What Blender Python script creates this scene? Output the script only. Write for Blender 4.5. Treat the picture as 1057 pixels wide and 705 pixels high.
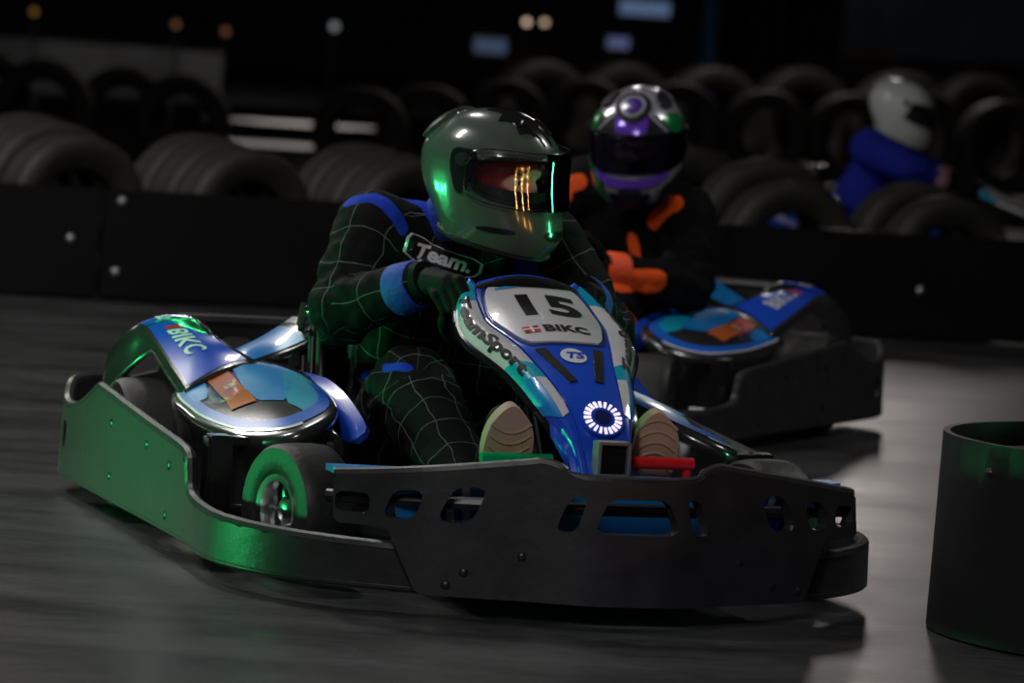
import bpy, bmesh, math, random
import numpy as np
from mathutils import Vector, Matrix, noise
from mathutils.geometry import tessellate_polygon
from mathutils.bvhtree import BVHTree

random.seed(4)
for o in list(bpy.data.objects): bpy.data.objects.remove(o)
SC = bpy.context.scene
COL = SC.collection

# ------------------------------------------------------------------ camera, world, lights, exposure
FPX, HC, ROLL = 4400.0, 1.05, math.radians(3.8)
PITCH = math.atan((352.5 - 46) / math.cos(ROLL) / FPX)
cam_d = bpy.data.cameras.new('camera'); cam = bpy.data.objects.new('camera', cam_d); COL.objects.link(cam)
cam_d.sensor_width = 36; cam_d.lens = FPX * 36 / 1057; cam_d.clip_end = 300
Fw = Vector((0, math.cos(PITCH), -math.sin(PITCH))); Up = Vector((0, math.sin(PITCH), math.cos(PITCH))); Rt = Vector((1, 0, 0))
cr_, sr_ = math.cos(ROLL), math.sin(ROLL)
r2 = Rt * cr_ + Up * sr_; u2 = Up * cr_ - Rt * sr_
cam.matrix_world = Matrix(((r2.x, u2.x, -Fw.x, 0), (r2.y, u2.y, -Fw.y, 0), (r2.z, u2.z, -Fw.z, HC), (0, 0, 0, 1)))
cam_d.dof.use_dof = True; cam_d.dof.focus_distance = 8.1; cam_d.dof.aperture_fstop = 5.0
SC.camera = cam
SC.view_settings.view_transform = 'Standard'; SC.view_settings.look = 'None'
SC.view_settings.gamma = 1; SC.view_settings.use_curve_mapping = False
SC.view_settings.exposure = 0.0
wd = bpy.data.worlds.new('world'); SC.world = wd; wd.use_nodes = True
wd.node_tree.nodes['Background'].inputs[0].default_value = (.5, .55, .65, 1)
wd.node_tree.nodes['Background'].inputs[1].default_value = 0.012

def area(name, loc, target, size, energy, color=(1, 1, 1), size_y=None, spread=180):
    d = bpy.data.lights.new(name, 'AREA'); d.energy = energy; d.color = color
    d.shape = 'RECTANGLE'; d.size = size; d.size_y = size_y or size; d.spread = math.radians(spread)
    o = bpy.data.objects.new(name, d); COL.objects.link(o); o.location = loc
    o.rotation_euler = (Vector(target) - Vector(loc)).to_track_quat('-Z', 'Y').to_euler()
    return o
def spot(name, loc, target, energy, color, angle, blend=.5, r=.05):
    d = bpy.data.lights.new(name, 'SPOT'); d.energy = energy; d.color = color
    d.spot_size = math.radians(angle); d.spot_blend = blend; d.shadow_soft_size = r
    o = bpy.data.objects.new(name, d); COL.objects.link(o); o.location = loc
    o.rotation_euler = (Vector(target) - Vector(loc)).to_track_quat('-Z', 'Y').to_euler()
    return o
area('fill_lamp_front', (-.9, 2.6, 3.6), (.2, 8.2, .35), .7, 84, (1, .97, .94), 1.4)  # added front fill to brighten the kart, plate and shoe soles
area('ceiling_lamp_track', (-2.9, 8.6, 4.0), (-2.0, 9.0, 0), .4, 62, (1, .98, .95), 1.2)
area('ceiling_lamp_right', (3.9, 11.3, 4.4), (.0, 8.8, .4), .5, 58, (1, .98, .95), 1.4)
area('ceiling_lamp_left', (-3.8, 14.0, 4.2), (-1.6, 12.8, 0), .6, 120, (1, .96, .9), 1.8)
area('ceiling_lamp_back', (-8.5, 23, 4.2), (-2.2, 11, 0), .6, 22, (1, .96, .92), 1.2)
spot('spot_lamp_far', (-2.2, 38, 6), (-2.15, 38.5, 0), 12000, (1, .88, .8), 18, .6, .2)
spot('spot_lamp_far', (-2.5, 47, 6), (-2.5, 47.5, 0), 20000, (1, .88, .8), 20, .6, .2)
area('ceiling_lamp_distant', (2.5, 33.5, 5), (1.8, 31, 0), .8, 95, (1, .9, .85), 4.0)
for k_ in range(4):
    area('green_strip_lamp', (-3.0, 8.35 + .36 * k_, .13), (-.5, 8.45 + .2 * k_, .20), .02, 1.15, (.04, 1, .26), .16, 46)
for k_, (dx_, e_) in enumerate(((0, 1.0), (.13, 1.5), (.25, 1.2))):
    area('orange_strip_lamp', (.93 + 4.2 * dx_, 5.64 + 2.6 * dx_, .34), (.0, 8.55, .78), .012, e_ * .035, (1, .45, .1), .5, 24)
area('green_tube_lamp', (2.95, 8.9, .55), (.05, 8.6, .8), .10, .8, (.1, 1, .4), .9, 30)
area('ceiling_lamp_behind', (-1.1, 11.7, 4.5), (-.2, 9, .4), .35, 26, (1, .98, .95), .5)
area('fill_lamp_distant_left', (-9, 58, 6), (-8, 68, 0), 1, 260, (1, .95, .9), 3.0)  # added light that lifts the far left barrier out of the dark
spot('stage_light_blue', (.9, 4.9, .9), (.45, 7.6, .12), 7, (.12, .2, 1), 14, .8, .1)

# ------------------------------------------------------------------ materials
MATS = {}
def nt(m): m.use_nodes = True; return m.node_tree
def mat(name, col, rough=.5, metal=0, coat=0, spec=.5, emit=None, estr=0, bump=0, bscale=60, var=0, vscale=8, croug=.03):
    if name in MATS: return MATS[name]
    m = bpy.data.materials.new(name); t = nt(m); b = t.nodes['Principled BSDF']; I = b.inputs
    I['Base Color'].default_value = (*col, 1); I['Roughness'].default_value = rough; I['Metallic'].default_value = metal
    I['Coat Weight'].default_value = coat; I['Coat Roughness'].default_value = croug; I['Specular IOR Level'].default_value = spec
    if emit: I['Emission Color'].default_value = (*emit, 1); I['Emission Strength'].default_value = estr
    tc = t.nodes.new('ShaderNodeTexCoord')
    if bump:
        n = t.nodes.new('ShaderNodeTexNoise'); n.inputs['Scale'].default_value = bscale; n.inputs['Detail'].default_value = 4
        bp = t.nodes.new('ShaderNodeBump'); bp.inputs['Strength'].default_value = bump; bp.inputs['Distance'].default_value = .01
        t.links.new(tc.outputs['Object'], n.inputs['Vector']); t.links.new(n.outputs[0], bp.inputs['Height']); t.links.new(bp.outputs[0], I['Normal'])
    if var:
        n = t.nodes.new('ShaderNodeTexNoise'); n.inputs['Scale'].default_value = vscale; n.inputs['Detail'].default_value = 6
        r = t.nodes.new('ShaderNodeValToRGB'); e = r.color_ramp.elements
        e[0].position = .3; e[1].position = .7
        e[0].color = (*[c * (1 - var) for c in col], 1); e[1].color = (*[min(1, c * (1 + var)) for c in col], 1)
        t.links.new(tc.outputs['Object'], n.inputs['Vector']); t.links.new(n.outputs[0], r.inputs[0]); t.links.new(r.outputs[0], I['Base Color'])
    MATS[name] = m; return m

m_black = mat('black_plastic', (.024, .024, .027), .40, bump=.08, bscale=45, var=.3, vscale=14)
m_gloss = mat('gloss_black', (.012, .012, .014), .16, coat=.8)
m_silver = mat('dark_silver_lacquer', (.13, .13, .135), .25, metal=.8, coat=1)
m_blue = mat('blue_vinyl', (.012, .075, .60), .28, coat=.45)
m_sky = mat('sky_blue_vinyl', (.01, .22, .62), .32, coat=.25)
m_teal = mat('teal_vinyl', (.005, .33, .50), .32, coat=.25)
m_azure = mat('azure_vinyl', (.012, .13, .62), .32, coat=.35)
m_white = mat('white_vinyl', (.62, .63, .66), .25, coat=.9)
m_orange = mat('orange_vinyl', (.75, .16, .04), .25, coat=.7)
m_ink = mat('black_print', (.006, .006, .008), .5, spec=.25)
m_wink = mat('white_print', (.7, .72, .76), .3, coat=.5)
m_cyan = mat('cyan_print', (.03, .35, .75), .3, coat=.5)
m_red = mat('red_print', (.65, .03, .03), .3, coat=.5)
m_navy = mat('navy_print', (.01, .02, .12), .3, coat=.5)
m_steel = mat('painted_steel', (.02, .02, .022), .35, metal=.2)
m_chrome = mat('chrome', (.75, .75, .76), .12, metal=1)
m_alu = mat('aluminium', (.55, .56, .58), .28, metal=1)
m_gmetal = mat('grey_metal', (.22, .22, .23), .5, metal=.4)
m_rubber = mat('tyre_rubber', (.016, .016, .016), .55, bump=.15, bscale=90)
m_old = mat('old_tyre_rubber', (.030, .029, .026), .62, bump=.2, bscale=50, var=.35, vscale=6)
m_greenp = mat('green_pedal_paint', (.0, .35, .10), .3)
m_redp = mat('red_pedal_paint', (.75, .015, .015), .3)
m_led = mat('led_white', (1, .9, .95), .4, emit=(1, .86, .92), estr=.8)
m_glove = mat('glove_leather', (.004, .0045, .0045), .7, spec=.12, bump=.2, bscale=120)
m_sole = mat('tan_rubber_sole', (.42, .29, .20), .65, bump=.1, bscale=60)
m_skin = mat('skin', (.55, .27, .19), .5)
m_eye = mat('eye_white', (.7, .68, .64), .2)
m_iris = mat('iris', (.03, .02, .015), .15)
m_hair = mat('brow_hair', (.05, .03, .02), .7)
m_barrier = mat('barrier_plastic', (.006, .006, .007), .45, spec=.2, bump=.05, bscale=8, var=.2, vscale=2)

# ------------------------------------------------------------------ object helpers
def tag(o, label=None, cat=None, group=None, kind=None):
    if label: o['label'] = label
    if cat: o['category'] = cat
    if group: o['group'] = group
    if kind: o['kind'] = kind
    return o
def empty(name, loc=(0, 0, 0), rz=0):
    o = bpy.data.objects.new(name, None); o.empty_display_size = .1; COL.objects.link(o)
    o.location = loc; o.rotation_euler = (0, 0, rz); return o
def link_mesh(name, me, mats, parent=None):
    o = bpy.data.objects.new(name, me); COL.objects.link(o)
    for m in (mats if isinstance(mats, (list, tuple)) else [mats]):
        me.materials.append(m)
    if parent: o.parent = parent
    return o
def copy_tree(o, parent=None):
    c = o.copy(); COL.objects.link(c)
    if parent: c.parent = parent; c.matrix_parent_inverse = o.matrix_parent_inverse
    for ch in list(o.children): copy_tree(ch, c)
    return c
def cr(pts, n=8, closed=False):
    P = [np.array(p, float) for p in pts]; out = []
    m = len(P)
    for i in range(m if closed else m - 1):
        if closed: a, b, c, d = P[(i - 1) % m], P[i], P[(i + 1) % m], P[(i + 2) % m]
        else:
            b, c = P[i], P[i + 1]; a = P[i - 1] if i > 0 else 2 * b - c; d = P[i + 2] if i + 2 < m else 2 * c - b
        for k in range(n):
            t = k / n
            out.append(.5 * (2 * b + (c - a) * t + (2 * a - 5 * b + 4 * c - d) * t * t + (-a + 3 * b - 3 * c + d) * t ** 3))
    if not closed: out.append(P[-1])
    return np.array(out)
def unit(v):
    v = np.array(v, float); return v / (np.linalg.norm(v) + 1e-12)
def chaikin(poly, k=2, q=.25):
    P = [np.array(p, float) for p in poly]
    for _ in range(k):
        N = []
        for i in range(len(P)):
            a, b = P[i], P[(i + 1) % len(P)]
            N += [a * (1 - q) + b * q, a * q + b * (1 - q)]
        P = N
    return [tuple(p) for p in P]

class MB:
    def __init__(s): s.v = []; s.f = []; s.mi = []
    def add(s, v, f, mi=0):
        b = len(s.v); s.v += [tuple(map(float, p)) for p in v]; s.f += [tuple(i + b for i in q) for q in f]; s.mi += [mi] * len(f)
        return s
    def box(s, c, size, rot=None, mi=0, bev=0):
        bm = bmesh.new(); bmesh.ops.create_cube(bm, size=1)
        for v in bm.verts: v.co = Vector((v.co.x * size[0], v.co.y * size[1], v.co.z * size[2]))
        if bev: bmesh.ops.bevel(bm, geom=bm.edges[:], offset=bev, segments=2, affect='EDGES')
        R = rot.to_3x3() if rot is not None else Matrix.Identity(3)
        bm.verts.index_update()
        s.add([R @ v.co + Vector(c) for v in bm.verts], [[v.index for v in f.verts] for f in bm.faces], mi); bm.free(); return s
    def tube(s, path, r, n=10, mi=0, closed=False, smooth=0):
        P = cr(path, smooth, closed) if smooth else np.array(path, float)
        m = len(P); rr = np.interp(np.linspace(0, 1, m), np.linspace(0, 1, len(r)), r) if hasattr(r, '__len__') else [r] * m
        V = []; F = []; up = None
        for i in range(m):
            if closed: t = P[(i + 1) % m] - P[i - 1]
            else: t = P[min(i + 1, m - 1)] - P[max(i - 1, 0)]
            t = unit(t)
            if up is None:
                a = np.array([0, 0, 1.]) if abs(t[2]) < .9 else np.array([1., 0, 0])
                up = unit(np.cross(np.cross(t, a), t))
            up = unit(up - t * np.dot(up, t)); w = np.cross(t, up)
            for k in range(n):
                a = 2 * math.pi * k / n; V.append(P[i] + rr[i] * (math.cos(a) * up + math.sin(a) * w))
        for i in range(m if closed else m - 1):
            j = (i + 1) % m
            for k in range(n):
                F.append((i * n + k, i * n + (k + 1) % n, j * n + (k + 1) % n, j * n + k))
        if not closed:
            F.append(tuple(range(n))[::-1]); F.append(tuple((m - 1) * n + k for k in range(n)))
        return s.add(V, F, mi)
    def lathe(s, prof, n=32, M=None, mi=0, closed=False):
        # prof: (r, x) pairs about local X axis
        V = []; F = []; m = len(prof)
        for r, x in prof:
            for k in range(n):
                a = 2 * math.pi * k / n; V.append(Vector((x, r * math.cos(a), r * math.sin(a))))
        for i in range(m if closed else m - 1):
            j = (i + 1) % m
            for k in range(n): F.append((i * n + k, i * n + (k + 1) % n, j * n + (k + 1) % n, j * n + k))
        if not closed:
            if prof[0][0] > 1e-5: F.append(tuple(range(n))[::-1])
            if prof[-1][0] > 1e-5: F.append(tuple((m - 1) * n + k for k in range(n)))
        if M is not None: V = [M @ v for v in V]
        return s.add(V, F, mi)
    def grid(s, fn, us, vs, cu=False, cv=False, mi=0, keep=None):
        V = [fn(u, v) for u in us for v in vs]; nu, nv = len(us), len(vs); F = []
        for i in range(nu if cu else nu - 1):
            for j in range(nv if cv else nv - 1):
                i2, j2 = (i + 1) % nu, (j + 1) % nv
                if keep and not keep(i, j): continue
                F.append((i * nv + j, i2 * nv + j, i2 * nv + j2, i * nv + j2))
        return s.add(V, F, mi)
    def loft(s, rings, mi=0, closed=True, caps=(True, True)):
        n = len(rings[0]); V = [p for r in rings for p in r]; F = []
        for i in range(len(rings) - 1):
            for k in range(n if closed else n - 1):
                F.append((i * n + k, i * n + (k + 1) % n, (i + 1) * n + (k + 1) % n, (i + 1) * n + k))
        if closed and caps[0]: F.append(tuple(range(n))[::-1])
        if closed and caps[1]: F.append(tuple((len(rings) - 1) * n + k for k in range(n)))
        return s.add(V, F, mi)
    def capsule(s, p0, r0, p1, r1, n=16, mi=0):
        p0, p1 = np.array(p0, float), np.array(p1, float); L = np.linalg.norm(p1 - p0) + 1e-9; d = (p1 - p0) / L
        M = Vector(d).to_track_quat('X', 'Z').to_matrix().to_4x4(); M.translation = Vector(p0)
        prof = [(max(1e-6, r0 * math.sin(a)), -r0 * math.cos(a)) for a in np.linspace(0, math.pi / 2, 6)]
        prof += [(max(1e-6, r1 * math.cos(a)), L + r1 * math.sin(a)) for a in np.linspace(0, math.pi / 2, 6)]
        return s.lathe(prof, n, M, mi)
    def ball(s, c, r, rot=None, mi=0, n=20):
        r = (r,) * 3 if not hasattr(r, '__len__') else r
        R = rot.to_3x3() if rot is not None else Matrix.Identity(3); V = []; F = []
        m = n // 2 + 1
        for i in range(m):
            a = math.pi * i / (m - 1)
            for k in range(n):
                b = 2 * math.pi * k / n
                V.append(R @ Vector((r[0] * math.sin(a) * math.cos(b), r[1] * math.sin(a) * math.sin(b), r[2] * math.cos(a))) + Vector(c))
        for i in range(m - 1):
            for k in range(n): F.append((i * n + k, (i + 1) * n + k, (i + 1) * n + (k + 1) % n, i * n + (k + 1) % n))
        return s.add(V, F, mi)
    def mesh(s, name, smooth=True, angle=40, recalc=True):
        me = bpy.data.meshes.new(name); me.from_pydata(s.v, [], s.f)
        for p, m in zip(me.polygons, s.mi): p.material_index = m
        bm = bmesh.new(); bm.from_mesh(me); bmesh.ops.remove_doubles(bm, verts=bm.verts, dist=1e-5)
        if recalc: bmesh.ops.recalc_face_normals(bm, faces=bm.faces)
        bm.to_mesh(me); bm.free()
        if smooth:
            me.polygons.foreach_set('use_smooth', [True] * len(me.polygons)); me.set_sharp_from_angle(angle=math.radians(angle))
        return me
    def build(s, name, mats, parent=None, smooth=True, angle=40, recalc=True):
        return link_mesh(name, s.mesh(name, smooth, angle, recalc), mats, parent)

def poly2d(loops):
    """filled 2-D shape (outer loop then holes) -> verts, tris"""
    L = [[Vector((p[0], p[1], 0)) for p in lp] for lp in loops]
    flat = [p for l in L for p in l]
    return [(p.x, p.y) for p in flat], [tuple(t) for t in tessellate_polygon(L)]
def text2d(txt, size, shear=0, bold=0, sx=1.0):
    cu = bpy.data.curves.new('text', 'FONT'); cu.body = txt; cu.size = size; cu.shear = shear; cu.offset = bold
    cu.align_x = 'CENTER'; cu.align_y = 'CENTER'; cu.resolution_u = 3
    o = bpy.data.objects.new('text', cu); COL.objects.link(o)
    dg = bpy.context.evaluated_depsgraph_get(); e = o.evaluated_get(dg); me = e.to_mesh()
    V = [(v.co.x * sx, v.co.y) for v in me.vertices]; F = [tuple(p.vertices) for p in me.polygons]
    e.to_mesh_clear(); bpy.data.objects.remove(o); return V, F
def patch(mb, vf, S, step=.03, off=0.0, thick=.0, mi=0):
    """map a filled 2-D shape through S(x,y)->(pos,normal); back face thick below"""
    V, F = vf
    bm = bmesh.new(); vs = [bm.verts.new((p[0], p[1], 0)) for p in V]
    for f in F:
        try: bm.faces.new([vs[i] for i in f])
        except ValueError: pass
    bmesh.ops.remove_doubles(bm, verts=bm.verts, dist=1e-6)
    xs = [v.co.x for v in bm.verts]; ys = [v.co.y for v in bm.verts]
    for ax, (a, b) in enumerate(((min(xs), max(xs)), (min(ys), max(ys)))):
        st = step[ax] if hasattr(step, '__len__') else step
        n = int((b - a) / st)
        for k in range(1, n + 1):
            c = a + (b - a) * k / (n + 1); co = Vector((c, 0, 0)) if ax == 0 else Vector((0, c, 0)); no = Vector((1, 0, 0)) if ax == 0 else Vector((0, 1, 0))
            bmesh.ops.bisect_plane(bm, geom=bm.verts[:] + bm.edges[:] + bm.faces[:], plane_co=co, plane_no=no, dist=1e-7)
    bmesh.ops.recalc_face_normals(bm, faces=bm.faces)
    bm.verts.index_update()
    top = []; bot = []
    for v in bm.verts:
        p, n = S(v.co.x, v.co.y); p = np.array(p); n = np.array(n)
        top.append(p + n * off); bot.append(p + n * (off - thick))
    FF = [[v.index for v in f.verts] for f in bm.faces]; N = len(top)
    if thick:
        B = [[i + N for i in f[::-1]] for f in FF]; W = []
        for e in bm.edges:
            if len(e.link_faces) == 1:
                a, b = e.verts[0].index, e.verts[1].index; W.append((a, b, b + N, a + N))
        mb.add(top + bot, FF + B + W, mi)
    else: mb.add(top, FF, mi)
    bm.free(); return mb
def ray_S(bvh, O, X, Y, D):
    O, X, Y, D = (Vector(a) for a in (O, X, Y, D)); D.normalize(); last = [None]
    def S(x, y):
        o = O + X * x + Y * y
        h = bvh.ray_cast(o - D * .6, D)
        if h[0] is None:
            h = bvh.find_nearest(o)
        n = h[1] if h[1].dot(D) < 0 else -h[1]
        return np.array(h[0]), np.array(n)
    return S
def bvh_of(o):
    return BVHTree.FromPolygons([v.co.copy() for v in o.data.vertices], [tuple(p.vertices) for p in o.data.polygons])
def rect(x0, y0, x1, y1): return [(x0, y0), (x1, y0), (x1, y1), (x0, y1)]
def ellipse(cx, cy, a, b, n=32): return [(cx + a * math.cos(2 * math.pi * k / n), cy + b * math.sin(2 * math.pi * k / n)) for k in range(n)]

# ------------------------------------------------------------------ the hall: floor, walls
def floor_material():
    m = bpy.data.materials.new('track_floor'); t = nt(m); b = t.nodes['Principled BSDF']; N = t.nodes.new; Lk = t.links.new
    tc = N('ShaderNodeTexCoord'); mp = N('ShaderNodeMapping'); mp.inputs['Scale'].default_value = (.8, 1.8, 1); mp.inputs['Location'].default_value = (5.3, 2.6, 0)
    Lk(tc.outputs['Object'], mp.inputs[0])
    n1 = N('ShaderNodeTexNoise'); n1.inputs['Scale'].default_value = 1.6; n1.inputs['Detail'].default_value = 8; n1.inputs['Roughness'].default_value = .62
    n2 = N('ShaderNodeTexNoise'); n2.inputs['Scale'].default_value = 26; n2.inputs['Detail'].default_value = 6
    Lk(mp.outputs[0], n1.inputs['Vector']); Lk(mp.outputs[0], n2.inputs['Vector'])
    mx = N('ShaderNodeMix'); mx.data_type = 'FLOAT'; mx.inputs[0].default_value = .35
    Lk(n1.outputs[0], mx.inputs[2]); Lk(n2.outputs[0], mx.inputs[3])
    r = N('ShaderNodeValToRGB'); e = r.color_ramp.elements; e[0].position = .40; e[1].position = .62
    e[0].color = (.009, .0095, .0105, 1); e[1].color = (.054, .055, .057, 1)
    Lk(mx.outputs[0], r.inputs[0]); Lk(r.outputs[0], b.inputs['Base Color'])
    r2_ = N('ShaderNodeMapRange'); r2_.inputs['To Min'].default_value = .24; r2_.inputs['To Max'].default_value = .50
    Lk(n1.outputs[0], r2_.inputs[0]); Lk(r2_.outputs[0], b.inputs['Roughness'])
    bp = N('ShaderNodeBump'); bp.inputs['Strength'].default_value = .12; bp.inputs['Distance'].default_value = .01
    Lk(n2.outputs[0], bp.inputs['Height']); Lk(bp.outputs[0], b.inputs['Normal'])
    b.inputs['Specular IOR Level'].default_value = .5
    return m
mb = MB(); mb.box((0, 48, -.1), (60, 116, .2)); fl = mb.build('floor', floor_material(), smooth=False); tag(fl, kind='structure')
m_wall = mat('dark_wall_paint', (.02, .02, .021), .8, var=.4, vscale=.4)
mb = MB(); mb.box((0, 104, 4), (60, .3, 8)); tag(mb.build('wall_back', m_wall, smooth=False), kind='structure')
for sx, nm in ((-1, 'wall_left'), (1, 'wall_right')):
    mb = MB(); mb.box((sx * 29.8, 48, 4), (.3, 112, 8)); tag(mb.build(nm, m_wall, smooth=False), kind='structure')
mb = MB(); mb.box((0, 48, 8), (60, 116, .2)); tag(mb.build('ceiling', m_wall, smooth=False), kind='structure')

# ------------------------------------------------------------------ track barrier, drum, tyres, far end of the hall
BA, BB = Vector((-1.894, 15.674, 0)), Vector((2.008, 16.709, 0)); bd = (BB - BA).normalized(); bn = Vector((bd.y, -bd.x, 0))
def barrier_panel(s0, s1, label, bolts):
    """s along the barrier from BA"""
    root = empty('barrier_panel', BA + bd * ((s0 + s1) / 2), math.atan2(bd.y, bd.x))
    tag(root, label, 'barrier', 'black track barrier panels')
    L = s1 - s0
    mb = MB(); mb.box((0, .025, .212), (L - .012, .05, .405), bev=.006); mb.build('board', m_barrier, root)
    for s, z in bolts:
        b = MB(); M = Matrix.Translation((s - (s0 + s1) / 2, -.002, z)) @ Matrix.Rotation(-math.pi / 2, 4, 'Z')
        b.lathe([(1e-6, .006), (.008, .0055), (.012, .003), (.016, .001), (.018, -.004)], 14, M); b.build('bolt', m_alu, root)
def s_of(x): return (x - BA.x) / bd.x
sA = s_of(-1.545)
barrier_panel(sA - 2.44, sA, 'black plastic barrier panel at the far left, left of the panel seam', [(s_of(-1.654), .224), (sA - 2.3, .36), (sA - 2.3, .1)])
barrier_panel(sA, sA + 2.44, 'long black barrier panel behind the leading driver, right of the seam', [(s_of(-1.476), .372), (s_of(-1.486), .109), (s_of(.751), .339)])
barrier_panel(sA + 2.44, sA + 4.88, 'black barrier panel at the right, behind the blue kart pod of the second kart', [(s_of(1.576), .196), (sA + 4.7, .36), (sA + 2.6, .1)])

def tyre_mesh(R, W, name='tyre'):
    w = W / 2; prof = []
    prof += [(R * .58, -w * .62), (R * .66, -w * .86), (R * .80, -w * 1.0), (R * .91, -w * .97), (R * .965, -w * .86)]
    for k in range(4):   # ribs and grooves of the tread
        a, b = -w * .80 + k * w * .4, -w * .80 + k * w * .4 + w * .32
        prof += [(R * (1 - .012 * (abs(k - 1.5) - .5)), a), (R * (1 - .012 * (abs(k - 1.5) - .5)), b), (R * .975, b + w * .01), (R * .975, b + w * .07)]
    prof = prof[:-2]
    prof += [(R * .965, w * .86), (R * .91, w * .97), (R * .80, w * 1.0), (R * .66, w * .86), (R * .58, w * .62)]
    prof += [(R * .60, w * .5), (R * .70, w * .62), (R * .82, w * .7), (R * .9, w * .5), (R * .92, 0), (R * .9, -w * .5), (R * .82, -w * .7), (R * .70, -w * .62), (R * .60, -w * .5)]
    mb = MB(); mb.lathe(prof, 56, closed=True); return mb.mesh(name, angle=35)
TY = {}
def tyre(x, y, top, label, group, ang=-52, W=.165, lean=0, z0=0):
    """upright tyre whose tread top is at height top"""
    R = round((top - z0) / 2, 2); key = (R, W)
    if key not in TY:
        TY[key] = tyre_mesh(R, W); TY[key].materials.append(m_old)
    o = bpy.data.objects.new('tyre', TY[key]); COL.objects.link(o)
    o.location = (x, y, z0 + R * math.cos(math.radians(lean)) + W / 2 * abs(math.sin(math.radians(lean))))
    o.rotation_euler = (0, math.radians(lean), math.radians(ang)); tag(o, label, 'tyre', group); return o
trio = [('leftmost trio', [(-1.70, 16.16, .60), (-1.81, 16.33, .63), (-1.92, 16.5, .65)]),
        ('second trio from the left', [(-1.06, 16.34, .58), (-1.165, 16.52, .60), (-1.27, 16.70, .615)]),
        ('trio left of the green-lit helmet', [(-.44, 16.5, .58), (-.54, 16.68, .60), (-.64, 16.86, .62)])]
for nm, L in trio:
    for (x, y, t), w in zip(L, ('front', 'middle', 'rearmost')):
        tyre(x, y, t, w + ' worn black tyre of the ' + nm + ' behind the black barrier', 'worn tyres standing behind the barrier')
for x, y, t, l in [(.66, 17.65, .69, 'worn tyre behind the barrier, peeking out right of the purple helmet'),
                   (1.065, 16.95, .58, 'front worn tyre of the pair left of the white-helmeted driver'),
                   (.985, 17.2, .65, 'rear worn tyre of the pair left of the white-helmeted driver'),
                   (1.70, 17.0, .55, 'front worn tyre just below the blue-suited driver'),
                   (1.60, 17.3, .60, 'rear worn tyre just below the blue-suited driver'),
                   (2.31, 17.15, .57, 'worn tyre behind the barrier at the right picture edge'),
                   ]:
    tyre(x, y, t, l, 'worn tyres standing behind the barrier', ang=-66 if x > .3 else -58)
FAR = [(-2.42, 30.0, .67, 'far black tyre standing upright left of the lit patch of floor', 0),
       (-2.90, 30.7, .70, 'far black tyre second left of the lit patch of floor', 0),
       (-3.45, 30.4, .72, 'far black tyre at the left, behind the leftmost trio', 0),
       (-3.95, 31.1, .74, 'far black tyre touching the left picture edge', 0),
       (-1.16, 30.0, .69, 'far black tyre just right of the lit patch of floor', 0),
       (-.72, 30.7, .72, 'far black tyre second right of the lit patch of floor', 0)]
for x, y, t, l, z in FAR: tyre(x, y, t, l, 'black tyres across the far track', ang=-75, W=.2)
m_flat = tyre_mesh(.34, .2); m_flat.materials.append(m_old)
k = 0
rowx = [-.15, .42, 1.05, 1.72, 2.28, 2.85, 3.35, 3.95]
names = ['behind the crown of the green-lit helmet', 'left of the purple helmet', 'directly behind the purple helmet', 'first right of the purple helmet', 'second right of the purple helmet',
         'behind the white helmet', 'first right of the white helmet', 'at the right picture edge']
for x, nm in zip(rowx, names):
    o = bpy.data.objects.new('tyre', m_flat); COL.objects.link(o); o.location = (x, 30.1 + .7 * (k % 2), .1); o.rotation_euler = (0, math.pi / 2, 0)
    tag(o, 'far tyre lying flat under the upright tyre ' + nm, 'tyre', 'flat tyres under the far tyre row')
    tyre(x, 30.1 + .7 * (k % 2), .80 + .02 * (k % 3) + .012 * k, 'far upright tyre on a flat one, ' + nm, 'upright tyres of the far right row', ang=-70 - 6 * (k % 2), W=.2, z0=.2); k += 1
for i, (x, nm) in enumerate(zip([.1, .8, 1.5, 2.3, 3.05, 3.8, 4.6], ['behind the green-lit helmet', 'left of the purple helmet', 'right of the purple helmet', 'under the blue post', 'left of the white helmet', 'right of the white helmet', 'at the right edge'])):
    tyre(x, 35 + 1.0 * (i % 2), .95 + .02 * i, 'pale-topped tyre of the rearmost row, ' + nm, 'tyres of the rearmost row', ang=-60, W=.24)

def drum_barrier():
    c = Vector((1.255, 8.03, 0)); R = .435
    root = empty('drum_barrier', c); tag(root, 'black round plastic drum standing on the track at the right edge', 'drum')
    mb = MB(); z1 = .375
    prof = [(R - .03, 0), (R, .004), (R * .995, .1), (R * .985, z1 - .012), (R * .985, z1), (R * .955, z1), (R * .95, z1 - .014), (R * .94, .05), (R * .94, .03)]
    mb.lathe(prof, 72, Matrix.Rotation(-math.pi / 2, 4, 'Y'), closed=True); mb.build('shell', mat('drum_plastic', (.004, .004, .005), .5, bump=.05, bscale=12), root, angle=30)
    mb = MB(); mb.lathe([(1e-6, z1 - .03), (R * .45, z1 - .03), (R * .9, z1 - .045), (R * .945, z1 - .05)], 60, Matrix.Rotation(-math.pi / 2, 4, 'Y'))
    mb.build('lid', mat('drum_lid_plastic', (.03, .022, .02), .5), root)
    a = math.radians(212); b = MB(); M = Matrix.Translation((R * .99 * math.cos(a), R * .99 * math.sin(a), .325)) @ Matrix.Rotation(a, 4, 'Z')
    b.lathe([(1e-6, .006), (.004, .005), (.006, .001), (.007, -.004)], 12, M); b.build('rivet', m_alu, root)
drum_barrier()

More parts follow.
